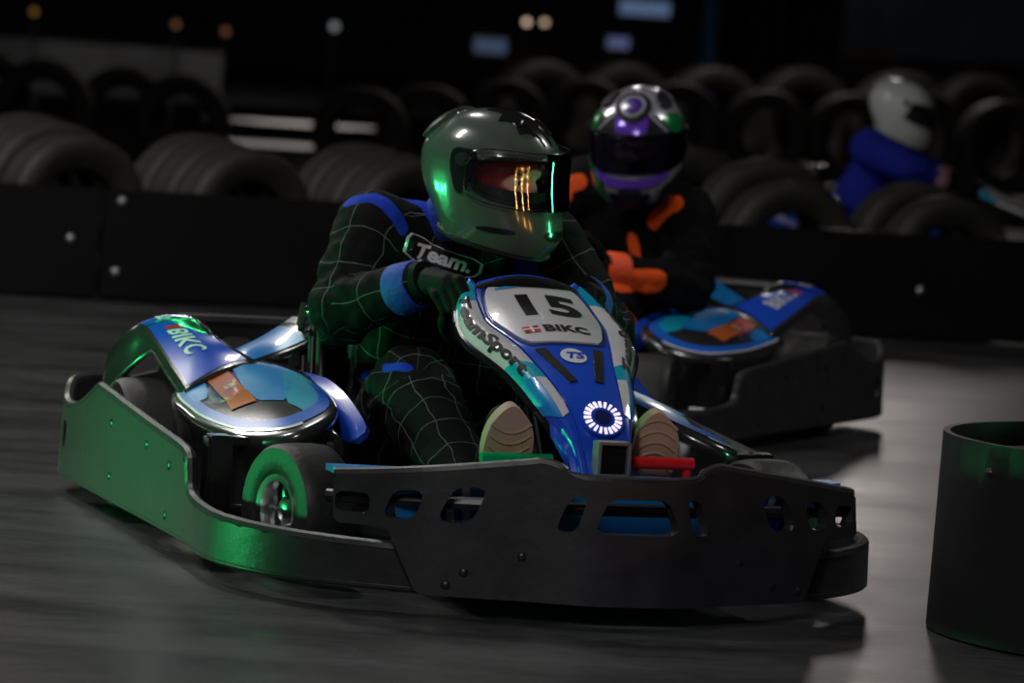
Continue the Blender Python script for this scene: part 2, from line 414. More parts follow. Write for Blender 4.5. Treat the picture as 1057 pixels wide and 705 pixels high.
# far end
mb = MB(); mb.box((0, 0, .31), (24, .06, .62), bev=.01)
o = mb.build('track_barrier', mat('grey_barrier', (.06, .06, .062), .6, var=.3, vscale=1)); o.location = (-13.6, 71.5, 0); o.rotation_euler = (0, 0, math.radians(-41)); tag(o, 'long grey track barrier far behind on the left', 'barrier')
def post(x, y, r, col, label, h=5):
    mb = MB(); mb.lathe([(r * 1.8, 0), (r * 1.8, .03), (r, .05), (r, h - .05), (r * 1.8, h)], 20, Matrix.Rotation(-math.pi / 2, 4, 'Y'))
    o = mb.build('post', mat('post_paint_' + label.split()[0], col, .5)); o.location = (x, y, 0); tag(o, label, 'post', 'posts across the hall')
post(1.66, 40, .075, (.02, .12, .30), 'blue post standing behind the tyres right of the purple helmet')
post(2.55, 44, .12, (.003, .012, .005), 'green post standing behind the rearmost tyres', 5)
post(2.15, 46, .16, (.014, .010, .005), 'brown post between the blue and green posts')
def partition():
    r = empty('partition', (6.9, 62, 0)); tag(r, 'dark blue-grey partition panel far behind at the upper right', 'partition')
    mb = MB(); mb.box((0, 0, 2.2), (4.8, .05, 2.0), bev=.02); mb.build('panel', mat('partition_blue', (.10, .125, .17), .5, var=.5, vscale=1.2), r)
    mb = MB(); mb.box((0, -.02, 1.0), (4.8, .08, .25), bev=.02); mb.build('rail', mat('partition_rail', (.02, .02, .028), .5), r)
    for s in (-2.3, 2.3):
        mb = MB(); mb.box((s, 0, .5), (.1, .1, 1.0), bev=.01); mb.build('leg', m_steel, r)
partition()
def bench(x, y, z, w, col, label):
    r = empty('counter', (x, y, 0)); tag(r, label, 'counter')
    mb = MB(); mb.box((0, 0, z), (w, .4, .09), bev=.01); mb.build('top', mat('counter_' + label.split()[0], col, .5), r)
    for s in (-1, 1):
        mb = MB(); mb.box((s * w * .42, 0, z / 2 - .03), (.06, .3, z - .05), bev=.01); mb.build('leg', m_steel, r)
bench(4.0, 50.5, 1.15, .75, (.25, .13, .04), 'brown counter far behind, under the partition panel')
def lamp(x, y, z, r, col, st, label, cat='lamp'):
    root = empty('track_lamp', (x, y, 0)); tag(root, label, cat, 'small lamps at the far end')
    mb = MB(); mb.tube([(0, .08, 0), (0, .08, z + .1)], .025); mb.box((0, .08, .01), (.2, .2, .02)); mb.build('stand', m_steel, root)
    mb = MB(); M = Matrix.Translation((0, 0, z)) @ Matrix.Rotation(math.pi / 2, 4, 'Z')
    mb.lathe([(r * .5, .1), (r * 1.1, .08), (r * 1.15, -.06), (r * 1.02, -.06), (r * .98, .0), (1e-6, .03)], 20, M); mb.build('housing', m_steel, root)
    mb = MB(); M = Matrix.Translation((0, -.03, z)) @ Matrix.Rotation(-math.pi / 2, 4, 'Z')
    mb.lathe([(1e-6, .012), (r * .6, .01), (r * .97, 0)], 20, M); mb.build('lens', mat('lens_' + str(len(MATS)), col, .4, emit=col, estr=st), root)
lamp(-.09, 60, 1.36, .045, (1, .72, .55), 1.1, 'left of two small warm lamps far behind the helmet')
lamp(.16, 60, 1.37, .045, (1, .75, .5), .8, 'right of two small warm lamps far behind the helmet')
lamp(-2.78, 60, 1.12, .06, (.8, .85, .9), .22, 'dim white lamp far behind at the upper left')
lamp(-5.0, 60, 1.0, .05, (1, .45, .2), .12, 'dim orange lamp far behind, second from the left corner')
lamp(-4.3, 60, .95, .05, (1, .4, .2), .14, 'dim orange lamp far behind, third from the left corner')
lamp(-7.0, 60, 1.05, .05, (1, .5, .1), .10, 'dim orange lamp at the upper left corner')
def screen(x, y, z, w, h, col, st, label):
    r = empty('monitor', (x, y, 0)); tag(r, label, 'monitor', 'lit monitors at the far end')
    mb = MB(); mb.tube([(0, .06, 0), (0, .06, z)], .03); mb.box((0, .06, .01), (.3, .3, .02)); mb.build('stand', m_steel, r)
    mb = MB(); mb.box((0, .03, z), (w + .06, .05, h + .06), bev=.01); mb.build('case', m_gloss, r)
    mb = MB(); mb.box((0, .003, z), (w, .01, h)); mb.build('display', mat('display_' + str(len(MATS)), (.02, .02, .03), .4, emit=col, estr=st), r)
screen(-.5, 52, 1.0, .38, .17, (.35, .5, .9), .10, 'dim blue monitor far behind, above the green-lit helmet')
screen(1.05, 52, 1.14, .26, .14, (.35, .42, .9), .17, 'small violet-blue monitor far behind, above the purple helmet')
screen(1.55, 60, 1.66, .70, .2, (.3, .45, .8), .22, 'wide blue monitor high up far behind, left of the blue post')

# ------------------------------------------------------------------ the kart (local axes: X forward, Y driver's left, Z up)
FP = cr([(-.183, -.609), (-.081, -.53), (.038, -.38), (.103, -.194), (.148, -.085), (.157, 0), (.148, .085), (.107, .194), (.028, .38), (-.081, .53), (-.183, .609)], 10)
def front_S(v, z):
    u = float(np.interp(v, FP[:, 1], FP[:, 0])); d = float(np.interp(v + .01, FP[:, 1], FP[:, 0])) - float(np.interp(v - .01, FP[:, 1], FP[:, 0]))
    n = unit((.02, -d, 0)); rake = (z - .04) * -.06
    return np.array([u + rake, v, z]), n
SIDE = cr([(.02, -.33), (-.09, -.505), (-.20, -.60), (-.33, -.648), (-.47, -.655), (-.73, -.64), (-1.28, -.64), (-1.66, -.64), (-1.83, -.632), (-1.915, -.57), (-1.95, -.47)], 12)
SLEN = np.r_[0, np.cumsum(np.linalg.norm(np.diff(SIDE, axis=0), axis=1))]
def Lu(u): return float(np.interp(-u, -SIDE[:, 0], SLEN))
def side_S(sg):
    def S(l, z):
        p = np.array([np.interp(l, SLEN, SIDE[:, i]) for i in (0, 1)]); a = np.array([np.interp(l - .02, SLEN, SIDE[:, i]) for i in (0, 1)]); b = np.array([np.interp(l + .02, SLEN, SIDE[:, i]) for i in (0, 1)])
        t = unit(b - a); n = np.array([-t[1], t[0]])
        if n[1] > 0 and l < SLEN[-1] * .8: n = -n
        if l >= SLEN[-1] * .8: n = n if n[0] < .3 and (n[0] < 0 or n[1] < 0) else -n
        q = p + n * ((z - .04) * -.03)
        return np.array([q[0], sg * -q[1], z]), np.array([n[0], sg * -n[1], 0])
    return S

# front fairing spine (u,z) by length t
SPN = cr([(-.028, .262), (-.062, .322), (-.112, .378), (-.181, .421), (-.257, .458), (-.308, .484), (-.383, .512), (-.465, .541), (-.564, .585), (-.66, .63)], 8)
SPL = np.r_[0, np.cumsum(np.linalg.norm(np.diff(SPN, axis=0), axis=1))]
def spine(t):
    return np.array([np.interp(t, SPL, SPN[:, 0]), np.interp(t, SPL, SPN[:, 1])])
def spine_n(t):
    d = spine(t + .02) - spine(t - .02); d = d / np.linalg.norm(d); return np.array([d[1], 0, -d[0]])
def fair_S(a, t):
    p = spine(t); n = spine_n(max(.02, min(.66, t))); cb = 1.6 * a * a
    P = np.array([p[0], a, p[1]]) - n * cb
    return P, unit(n + np.array([0, 3.2 * a, 0]))
WT = ([0, .07, .185, .28, .37, .50, .61, .66], [.037, .043, .057, .072, .09, .119, .113, .10])
def wt(t): return float(np.interp(t, *WT))
CT = cr([(.0, -.045), (.03, -.050), (.065, -.062), (.18, -.095), (.295, -.118), (.37, -.148), (.465, -.172), (.60, -.152), (.70, -.10)], 6)   # cheek outer edge
def cheek_pt(sg, k, c):
    """k 0..1 bottom to top, c 0..1 inner to outer"""
    ti = .655 * k; to = .71 * k; A = fair_S(wt(ti), ti)[0] - spine_n(max(.02, ti)) * .004
    to2 = float(np.interp(k, np.linspace(0, 1, len(CT)), CT[:, 0])); ao = -float(np.interp(k, np.linspace(0, 1, len(CT)), CT[:, 1]))
    p = spine(to2); n = spine_n(max(.02, min(.62, to2))); B = np.array([p[0], ao, p[1]]) - n * .05
    q = A * (1 - c) + B * c; q = q + n * .016 * math.sin(math.pi * c) + np.array([0, .010 * math.sin(math.pi * c), 0])
    return q * np.array([1, sg, 1])
def cheek_S(sg):
    def S(c, k):
        p = cheek_pt(sg, k, c); e = .02
        du = cheek_pt(sg, min(1, k + e), c) - cheek_pt(sg, max(0, k - e), c); dc = cheek_pt(sg, k, min(1, c + e)) - cheek_pt(sg, k, max(0, c - e))
        n = unit(np.cross(du, dc)); n = n if n[2] > -.1 and n @ np.array([.2, sg, .6]) > 0 else -n
        return p, n
    return S

# right side pod rim (mirrored for the left)
RIM = cr([(-1.30, -.355, .345), (-1.345, -.41, .327), (-1.255, -.53, .277), (-1.04, -.552, .256), (-.89, -.55, .248), (-.713, -.523, .246), (-.618, -.471, .26), (-.609, -.415, .28), (-.68, -.347, .31), (-.93, -.318, .336), (-1.14, -.315, .35)], 6, closed=True)
RC = np.array([-.97, -.435, .297])
def pod_pt(sg, ph, r):
    """ph 0..1 round the rim, r 0 centre .. 1 rim"""
    x = (ph % 1) * len(RIM); i = int(x) % len(RIM); f = x - int(x); e = RIM[i] * (1 - f) + RIM[(i + 1) % len(RIM)] * f
    p = RC * (1 - r) + e * r
    bowl = -.010 * math.exp(-((p[0] + 1.06) ** 2 / .02 + (p[1] + .47) ** 2 / .002))
    z = p[2] + .026 * (1 - r ** 2.6) + bowl
    return np.array([p[0], sg * -p[1], z])
def pod_xy(sg):
    """surface over plan coordinates (u, |v|)"""
    G = [[pod_pt(-1, k / 88, r / 16) for r in range(17)] for k in range(88)]
    V = [Vector(p) for row in G for p in row]; F = []
    for i in range(88):
        for j in range(16): F.append((i * 17 + j, ((i + 1) % 88) * 17 + j, ((i + 1) % 88) * 17 + j + 1, i * 17 + j + 1))
    b = BVHTree.FromPolygons(V, F)
    def S(u, v):
        h = b.ray_cast(Vector((u, -abs(v), 1)), Vector((0, 0, -1)))
        if h[0] is None:
            h = b.find_nearest(Vector((u, -abs(v), .3)))
        n = h[1] if h[1].z > 0 else -h[1]
        return np.array([h[0].x, -sg * h[0].y, h[0].z]) * np.array([1, 1, 1]), np.array([n.x, -sg * n.y, n.z])
    return S

# fender over the rear wheel: stations (u, inner z, outer z)
FEN = cr([(-1.215, .362, .345, -1.17, .524, .288), (-1.253, .39, .362, -1.27, .526, .315), (-1.282, .415, .378, -1.351, .528, .338), (-1.313, .44, .397, -1.448, .532, .368), (-1.325, .462, .417, -1.51, .535, .387),
          (-1.36, .475, .426, -1.55, .545, .391), (-1.44, .475, .412, -1.61, .555, .370), (-1.57, .46, .355, -1.69, .565, .325)], 5)
def fen_S(sg):
    def P(c, k):
        x = k * (len(FEN) - 1); i = min(int(x), len(FEN) - 2); f = x - i; s = FEN[i] * (1 - f) + FEN[i + 1] * f
        q = s[:3] * (1 - c) + s[3:] * c; q[2] += .010 * math.sin(math.pi * c)
        return q * np.array([1, sg, 1])
    def S(c, k):
        e = .02; du = P(c, min(1, k + e)) - P(c, max(0, k - e)); dc = P(min(1, c + e), k) - P(max(0, c - e), k)
        n = unit(np.cross(du, dc)); n = n if n[2] > 0 else -n
        return P(c, k), n
    return S
# inner winglet: rises from the pod towards the seat
IWR = cr([(-1.46, .39, .335), (-1.448, .36, .352), (-1.403, .32, .383), (-1.362, .29, .413), (-1.345, .26, .44)], 6)
IWF = cr([(-1.32, .375, .328), (-1.304, .35, .341), (-1.215, .32, .368), (-1.183, .28, .392), (-1.16, .24, .422)], 6)
def iw_S(sg):
    def P(c, k):
        x = k * (len(IWR) - 1); i = min(int(x), len(IWR) - 2); f = x - i
        a = IWR[i] * (1 - f) + IWR[i + 1] * f; b = IWF[i] * (1 - f) + IWF[i + 1] * f
        q = a * (1 - c) + b * c; q[2] += .012 * math.sin(math.pi * c); return q * np.array([1, sg, 1])
    def S(c, k):
        e = .03; du = P(c, min(1, k + e)) - P(c, max(0, k - e)); dc = P(min(1, c + e), k) - P(max(0, c - e), k)
        n = unit(np.cross(du, dc)); n = n if n[2] > 0 else -n
        return P(c, k), n
    return S
# blue blade running down the inner front of the pod
BLU = cr([(-1.117, .341), (-.93, .343), (-.78, .322), (-.66, .288), (-.615, .262)], 6)
BLD = cr([(-1.05, .319), (-.925, .304), (-.806, .271), (-.715, .246), (-.65, .240)], 6)
def blade_S(sg):
    def P(c, k):
        x = k * (len(BLU) - 1); i = min(int(x), len(BLU) - 2); f = x - i
        a = BLU[i] * (1 - f) + BLU[i + 1] * f; b = BLD[i] * (1 - f) + BLD[i + 1] * f; q = a * (1 - c) + b * c
        return np.array([q[0], sg * (.292 + .03 * c + .01 * math.sin(math.pi * c)), q[1]])
    def S(c, k):
        e = .03; du = P(c, min(1, k + e)) - P(c, max(0, k - e)); dc = P(min(1, c + e), k) - P(max(0, c - e), k)
        n = unit(np.cross(du, dc)); n = n if n[1] * sg > 0 else -n
        return P(c, k), n
    return S

def wheel(parent, c, R, W, steer, sg):
    """a tyre with its rim; sg = outward side"""
    M = Matrix.Translation(c) @ Matrix.Rotation(math.radians(steer), 4, 'Z') @ Matrix.Rotation(math.radians(90 * sg), 4, 'Z')   # +X outward
    w = W / 2; rr = .064
    mb = MB(); mb.lathe([(rr, -w * .8), (rr + .012, -w * .95), (R * .75, -w * 1.03), (R * .93, -w * .97), (R * .985, -w * .82), (R, -w * .5), (R * 1.003, 0), (R, w * .5), (R * .985, w * .82), (R * .93, w * .97), (R * .75, w * 1.03), (rr + .012, w * .95), (rr, w * .8), (rr - .006, w * .6), (rr - .006, -w * .6)], 48, M, closed=True)
    t = mb.build('tyre', m_rubber, parent)
    mb = MB(); mb.lathe([(rr + .006, w * .96), (rr + .007, w * .9), (rr, w * .78), (rr - .004, w * .4), (rr - .006, -w * .7), (rr + .004, -w * .9), (rr - .010, -w * .9), (rr - .012, -w * .6), (rr - .012, w * .4), (rr - .006, w * .9)], 40, M, closed=True)
    rim = mb.build('rim', m_alu, parent)
    mb = MB(); mb.lathe([(.026, -w * .3), (.028, w * .5), (.02, w * .62), (1e-6, w * .64)], 20, M)
    for k in range(6):
        a = k * math.pi / 3; p0 = M @ Vector((w * .35, .022 * math.cos(a), .022 * math.sin(a))); p1 = M @ Vector((w * .25, (rr - .006) * math.cos(a), (rr - .006) * math.sin(a))); mb.tube([p0, p1], .009, 8)
    h = mb.build('hub', m_alu, rim)

def make_kart():
    K = empty('go_kart')
    # --- bumpers
    pv = [(-.512, .243), (-.38, .262), (-.21, .286), (-.17, .292), (-.14, .284), (-.105, .268), (.105, .268), (.14, .284), (.17, .292), (.21, .286), (.38, .260), (.512, .236),
          (.522, .153), (.425, .152), (.378, .040), (-.378, .040), (-.428, .158), (-.508, .155)]
    outer = []
    for i, p in enumerate(pv):   # small corner rounding
        a, b, c = np.array(pv[i - 1]), np.array(p), np.array(pv[(i + 1) % len(pv)]); d1, d2 = np.linalg.norm(a - b), np.linalg.norm(c - b); r = min(.008, d1 / 3, d2 / 3)
        outer += [tuple(b + (a - b) / d1 * r), tuple(b + (c - b) / d2 * r)]
    hs = [[(-.507, .176), (-.455, .176), (-.455, .218), (-.507, .214)], [(-.437, .174), (-.386, .174), (-.370, .229), (-.418, .227)], [(-.352, .174), (-.290, .174), (-.262, .241), (-.322, .241)], [(-.146, .171), (-.110, .171), (-.092, .236), (-.122, .236)]]
    holes = [chaikin(h, 2, .2) for h in hs] + [chaikin([(-x, y) for x, y in h][::-1], 2, .2) for h in hs] + [chaikin([(-.082, .172), (.082, .172), (.056, .236), (-.056, .236)], 2, .12)]
    mb = MB(); patch(mb, poly2d([outer] + holes), front_S, (.02, .06), .012, .024)
    def strip(S, pts, off, r): mb.tube([S(*p)[0] + S(*p)[1] * off for p in pts], r, 8)
    top = cr([p for p in pv[:12]], 4); strip(front_S, top, .0, .011)
    fb = mb.build('front_bumper', m_black, K, angle=30)
    for v, z in [(-.30, .085), (-.20, .12), (-.33, .06), (.22, .12), (.30, .075), (.36, .06)]:
        b = MB(); p, n = front_S(v, z); M = Vector(n).to_track_quat('X', 'Z').to_matrix().to_4x4(); M.translation = Vector(p + n * .012)
        b.lathe([(1e-6, .003), (.006, .0025), (.009, 0)], 12, M); b.build('bolt', m_steel, fb)
    mb = MB(); mb.box((-.03, 0, .10), (.05, .74, .05), bev=.01)      # hidden crash bar
    mb.tube([(-.10, -.52, .20), (.0, -.36, .205), (.09, -.1, .21), (.09, .1, .21), (.0, .36, .205), (-.10, .52, .20)], .012, 8, smooth=5)
    mb.build('crash_bar', m_steel, K)
    for sg in (-1, 1):
        S = side_S(sg)
        pl = [(0.02, .04), (0.02, .112), (Lu(-.2), .118), (Lu(-.45), .122), (Lu(-.59), .128), (Lu(-.635), .146), (Lu(-.655), .18), (Lu(-.70), .208), (Lu(-1.0), .227), (Lu(-1.43), .256), (Lu(-1.49), .257), (Lu(-1.56), .232), (Lu(-1.65), .205), (Lu(-1.74), .192), (Lu(-1.81), .20), (Lu(-1.86), .232), (Lu(-1.905), .243), (SLEN[-1], .243), (SLEN[-1], .04)]
        slot = chaikin(rect(Lu(-1.742), .098, Lu(-1.775), .160), 2)
        mb = MB(); patch(mb, poly2d([pl, slot]), S, (.022, .08), .011, .022)
        mb.tube([S(*p)[0] for p in cr(pl[1:-1], 4)], .0125, 8)
        mb.tube([S(*p)[0] for p in cr([(.02, .045), (Lu(-.3), .045), (Lu(-.7), .045), (Lu(-1.3), .045), (SLEN[-1], .045)], 16)], .0115, 8)
        sb = mb.build('side_bumper', m_black, K, angle=30)
        for u, z in [(-.80, .17), (-.80, .07), (-1.0, .19), (-1.32, .20), (-1.3, .09)]:
            b = MB(); p, n = S(Lu(u), z); M = Vector(n).to_track_quat('X', 'Z').to_matrix().to_4x4(); M.translation = Vector(p + n * .012)
            b.lathe([(1e-6, .002), (.007, .002), (.010, 0)], 12, M); b.build('bolt', m_steel, sb)
        mb = MB(); mb.box((-.70, sg * .575, .155), (.055, .05, .18), bev=.006); mb.box((-.70, sg * .51, .235), (.05, .16, .016), bev=.004); mb.tube([(-.70, sg * .25, .10), (-.70, sg * .60, .10)], .014)
        mb.build('side_bracket', m_gloss, K)
        mb = MB(); mb.tube([(-1.42, sg * .3, .16), (-1.42, sg * .61, .18)], .014); mb.build('rear_bar', m_gloss, K)
    def rear_S(v, z): return np.array([-1.955 - .02 * math.cos(v * 3), v, z]), np.array([-1., 0, 0])
    wins = [chaikin(rect(x - .035, .30, x + .035, .345), 2, .2) for x in (-.32, -.22, -.12, .12, .22, .32)]
    mb = MB(); patch(mb, poly2d([[(-.48, .06), (.48, .06), (.48, .24), (.40, .26), (.36, .375), (-.36, .375), (-.40, .26), (-.48, .24)]] + wins), rear_S, .06, .012, .03)
    mb.tube([(-1.96, -.36, .378), (-1.965, 0, .378), (-1.96, .36, .378)], .016, 8, smooth=6); mb.build('rear_bumper', m_black, K, angle=30)
    # --- chassis
    mb = MB()
    for sg in (-1, 1):
        mb.tube([(.06, sg * .26, .085), (-.2, sg * .24, .075), (-.55, sg * .30, .075), (-1.3, sg * .30, .085), (-1.9, sg * .27, .10), (-1.955, sg * .25, .2)], .016, 10, smooth=5)
        mb.tube([(-.43, sg * .28, .08), (-.43, sg * .44, .11)], .018)
        mb.tube([(-.43, sg * .44, .07), (-.43, sg * .44, .19)], .016)
    for u in (-.02, -.43, -.9, -1.48, -1.8): mb.tube([(u, -.30, .08), (u, .30, .08)], .014)
    mb.build('frame', m_steel, K)
    mb = MB(); mb.box((-.45, 0, .055), (.95, .56, .008), bev=.003); mb.build('floor_tray', m_alu, K)
    mb = MB(); mb.tube([(-1.48, -.56, .14), (-1.48, .56, .14)], .02, 14); mb.build('rear_axle', m_steel, K)
    mb = MB(); mb.box((-1.72, 0, .20), (.26, .44, .22), bev=.03); mb.build('motor_cover', m_gloss, K)
    # --- wheels
    for sg in (-1, 1):
        wheel(K, Vector((-.43, sg * .478, .13)), .13, .115, 16, sg)
        wheel(K, Vector((-1.48, sg * .52, .142)), .142, .17, 0, sg)
    # --- lower nose behind the bumper
    def nose_pt(a, r):
        v = .50 * math.sin(a); return np.array([.085 * math.cos(a) - .06 - .05 * (1 - r), v * (.9 + .1 * r), .12 + .125 * r - .04 * abs(math.sin(a)) ** 3])
    mb = MB(); mb.grid(lambda a, r: nose_pt(a, r), list(np.linspace(-1.0, 1.0, 40)), list(np.linspace(0, 1, 6)))
    mb.grid(lambda a, r: nose_pt(a, 1) + np.array([-.16 * r, 0, .012 * math.sin(r * 3)]), list(np.linspace(-1.0, 1.0, 40)), list(np.linspace(0, 1, 5)))
    n_ = mb.build('lower_nose', m_sky, K); sm = n_.modifiers.new('thickness', 'SOLIDIFY'); sm.thickness = .006
    mb = MB()
    for a0 in (-.62, .62, -.70, .70):
        mb.grid(lambda a, r: nose_pt(a, r) + np.array([.006, 0, .003]), [a0 - .018, a0, a0 + .018], list(np.linspace(.15, .95, 6)))
    mb.build('nose_stripe', m_wink, n_)
    for sg in (-1, 1):
        mb = MB(); patch(mb, poly2d([[(.505, -.17), (.505, -.11), (.46, -.05), (.39, .0), (.40, -.05)][::-1]]), lambda x, y: (np.array([y, sg * x, .262 - .1 * (x - .40)]), np.array([0, 0, 1.])), .04, 0, .012); mb.build('nose_winglet', m_sky, K)
    # --- front fairing
    ks = np.linspace(0, 1, 24)
    edge = [(wt(.655 * k), .655 * k) for k in ks]; topc = [(x, .655 + .012 * (1 - (x / .1) ** 2)) for x in np.linspace(.085, -.085, 9)]
    out = [(-a, t) for a, t in edge] + topc[::-1] + edge[::-1]
    mb = MB(); patch(mb, poly2d([out]), fair_S, .03, 0, .012); ff = mb.build('front_fairing', m_blue, K, angle=35)
    # number plate
    pl = [(-.078, .375), (-.018, .37), (.03, .37), (.078, .382), (.112, .50), (.100, .605), (.068, .645), (0, .652), (-.068, .645), (-.098, .61), (-.112, .51)]
    mb = MB(); patch(mb, poly2d([chaikin(pl, 2, .18)]), fair_S, .02, .003, .004); npl = mb.build('number_plate', m_white, ff)
    mb = MB()
    ring = chaikin([(x * 1.03, .515 + (y - .515) * 1.035) for x, y in pl], 2, .18); inn = chaikin(pl, 2, .18)
    patch(mb, poly2d([chaikin([(x * 1.07, .515 + (y - .515) * 1.07) for x, y in pl], 2, .18), ring[::-1]]), fair_S, .02, .0015); mb.build('plate_border', m_ink, ff)
    def txt(s, size, cx, cy, m, S, name, par, off, sx=1, shear=0, bold=0, rot=0, step=.01):
        V, F = text2d(s, size, shear, bold); c, s_ = math.cos(rot), math.sin(rot)
        V = [(cx + sx * (x * c - y * s_), cy + (x * s_ + y * c)) for x, y in V]
        b = MB(); patch(b, (V, F), S, step, off); return b.build(name, m, par, smooth=False)
    txt('15', .118, .004, .530, m_ink, fair_S, 'number', npl, .0045, 1.3, bold=.004)
    txt('BIKC', .040, .016, .425, m_ink, fair_S, 'sponsor_lettering', npl, .0045, 1.08, bold=.0016)
    mb = MB(); patch(mb, poly2d([rect(-.070, .411, -.038, .439)]), fair_S, .02, .0042); fl_ = mb.build('flag_emblem', m_red, npl)
    mb = MB(); patch(mb, poly2d([rect(-.070, .423, -.038, .428)]), fair_S, .02, .005); patch(mb, poly2d([rect(-.056, .411, -.051, .439)]), fair_S, .02, .005); mb.build('flag_cross', m_wink, fl_)
    mb = MB(); patch(mb, poly2d([rect(-.068, .413, -.060, .420)]), fair_S, .02, .005); patch(mb, poly2d([rect(-.047, .430, -.040, .437)]), fair_S, .02, .005); mb.build('flag_corner', m_navy, fl_)
    txt('TEAMSPORT KARTING', .013, .0, .627, m_ink, fair_S, 'small_lettering', npl, .0045, 1.0, bold=.0006)
    mb = MB(); patch(mb, poly2d([chaikin([(-.078, .606), (.0, .612), (.0, .618), (-.075, .616)], 1)]), fair_S, .02, .0045); mb.build('plate_swoosh', m_cyan, npl)
    # logo disc, vents, lamp
    mb = MB(); patch(mb, poly2d([ellipse(.0, .318, .026, .026)]), fair_S, .02, .002); lg = mb.build('logo_disc', m_wink, ff)
    txt('TS', .030, .0, .318, m_blue, fair_S, 'logo_lettering', lg, .003, 1.15, .3, bold=.001)
    for sg in (-1, 1):
        mb = MB(); vp = [(.068, .348), (.048, .348), (.018, .226), (.033, .222)]
        patch(mb, poly2d([[(sg * x, y) for x, y in vp][::-sg]]), fair_S, .02, .003, .01); mb.build('vent', m_ink, ff)
    mb = MB(); patch(mb, poly2d([ellipse(.002, .112, .040, .040, 40)]), fair_S, .02, .012, .02); hd = mb.build('lamp_housing', m_blue, ff)
    mb = MB(); patch(mb, poly2d([ellipse(.002, .112, .016, .016, 24)]), fair_S, .02, .0135, .004); mb.build('lamp_centre', m_navy, hd)
    for k in range(20):
        a = 2 * math.pi * k / 20; ca, sa = math.cos(a), math.sin(a); q = [(.023, -.0020), (.036, -.0027), (.036, .0027), (.023, .0020)]
        mb = MB(); patch(mb, poly2d([[(.002 + x * ca - y * sa, .112 + x * sa + y * ca) for x, y in q]]), fair_S, .02, .0145, .003); mb.build('led', m_led, hd)
    mb = MB(); cB = np.array([-.022, .003, .292])
    for s in (-1, 1): mb.box(cB + [0, s * .029, 0], (.04, .006, .066), bev=.002); mb.box(cB + [0, 0, s * .03], (.04, .062, .006), bev=.002)
    br = mb.build('sensor_frame', m_gmetal, K)
    mb = MB(); mb.box(cB + [-.006, 0, 0], (.03, .053, .056), bev=.003); mb.build('sensor_window', m_glove, br)
    # cheeks
    for sg in (-1, 1):
        S = cheek_S(sg); mb = MB(); patch(mb, poly2d([rect(0, 0, 1, 1)]), S, (.12, .045), 0, .010)
        ck = mb.build('fairing_cheek', m_blue, ff, angle=50)
        def band(pts, m, nm, off=.0015):
            b = MB(); patch(b, poly2d([pts]), S, (.2, .04), off); return b.build(nm, m, ck)
        band([(.06, .47), (.96, .55), (.96, .80), (.5, .86), (.06, .90)], m_white, 'white_panel')
        band([(.06, .47), (.96, .55), (.96, .47), (.06, .39)], m_teal, 'teal_band', .0018)
        band([(.06, .39), (.35, .416), (.35, .25), (.06, .22)], m_white, 'white_stripe', .0018)
        band([(.35, .416), (.96, .47), (.96, .36), (.35, .25)], m_sky, 'sky_blue_band', .0018)
        band([(.06, .90), (.5, .86), (.96, .80), (.98, .98), (.06, .98)], m_teal, 'teal_tip', .0018)
        V, F = text2d('TeamSport', .325, .15, .014); V = [(.52 - y * 1.55, .685 + x * .30 * sg) for x, y in V]
        b = MB(); patch(b, (V, F), S, (.1, .02), .003); b.build('sponsor_lettering', m_ink, ck, smooth=False)
        mb = MB(); mb.tube([cheek_pt(sg, k, 1.0) for k in np.linspace(0, 1, 30)], .008, 8); mb.build('cheek_edge', m_gloss, ck)
    # --- pods
    for sg in (-1, 1):
        mb = MB(); N = 88
        mb.grid(lambda k, r: pod_pt(sg, k / N, r), list(range(N)), list(np.linspace(0.001, 1, 14)), cu=True)
        def skirt(k, r):
            p = pod_pt(sg, k / N, 1.0); c = np.array([-.96, sg * .435, 0])
            prof = [(1, 0), (1.03, -.004), (1.045, -.016), (1.02, -.03), (.96, -.05), (.90, -.10), (.88, -.16)]
            q = prof[r]; return np.array([c[0] + (p[0] - c[0]) * q[0], c[1] + (p[1] - c[1]) * q[0], max(.075, p[2] + q[1]) if r < 6 else .075])
        mb.grid(skirt, list(range(N)), list(range(7)), cu=True)
        pod = mb.build('side_pod', m_silver, K, angle=60)
        P = pod_xy(sg)
        def dec(pts, m, nm, off=.002, k=1):
            b = MB(); patch(b, poly2d([chaikin(pts, k, .12)]), P, .02, off); return b.build(nm, m, pod)
        def rimarc(a0, a1, r0, r1, m, nm, n=40):
            b = MB(); b.grid(lambda k, r: pod_pt(sg, k, r) + np.array([0, 0, .0022]), list(np.linspace(a0, a1, n)), [r0, (r0 + r1) / 2, r1]); return b.build(nm, m, pod)
        rimarc(.14, .80, .80, .94, m_azure, 'blue_rim_stripe')
        rimarc(.16, .62, .935, .965, m_wink, 'white_rim_line')
        dec([(-1.25, .415), (-1.12, .355), (-1.02, .340), (-.770, .420), (-.84, .462), (-1.0, .450)], m_sky, 'blue_panel')
        dec([(-1.075, .352), (-1.0, .334), (-.90, .332), (-.70, .362), (-.665, .405), (-.765, .424)], m_teal, 'teal_panel')
        dec([(-1.30, .505), (-1.25, .470), (-1.04, .512), (-1.06, .535), (-1.25, .520)], m_sky, 'cyan_panel')
        b = MB(); patch(b, poly2d([[(-1.285, .470), (-1.245, .428), (-.84, .464), (-.86, .508)]]), P, .015, .003); b.build('orange_stripe', m_orange, pod)
        V, F = text2d('TS', .024, .2, .001); V = [(-1.06 + y * 1.6, .466 - x * sg * -1) for x, y in V]; b = MB(); patch(b, (V, F), P, .02, .0045); b.build('stripe_lettering', m_wink, pod, smooth=False)
        # fender
        S = fen_S(sg); mb = MB(); cs = np.linspace(0, 1, 9)
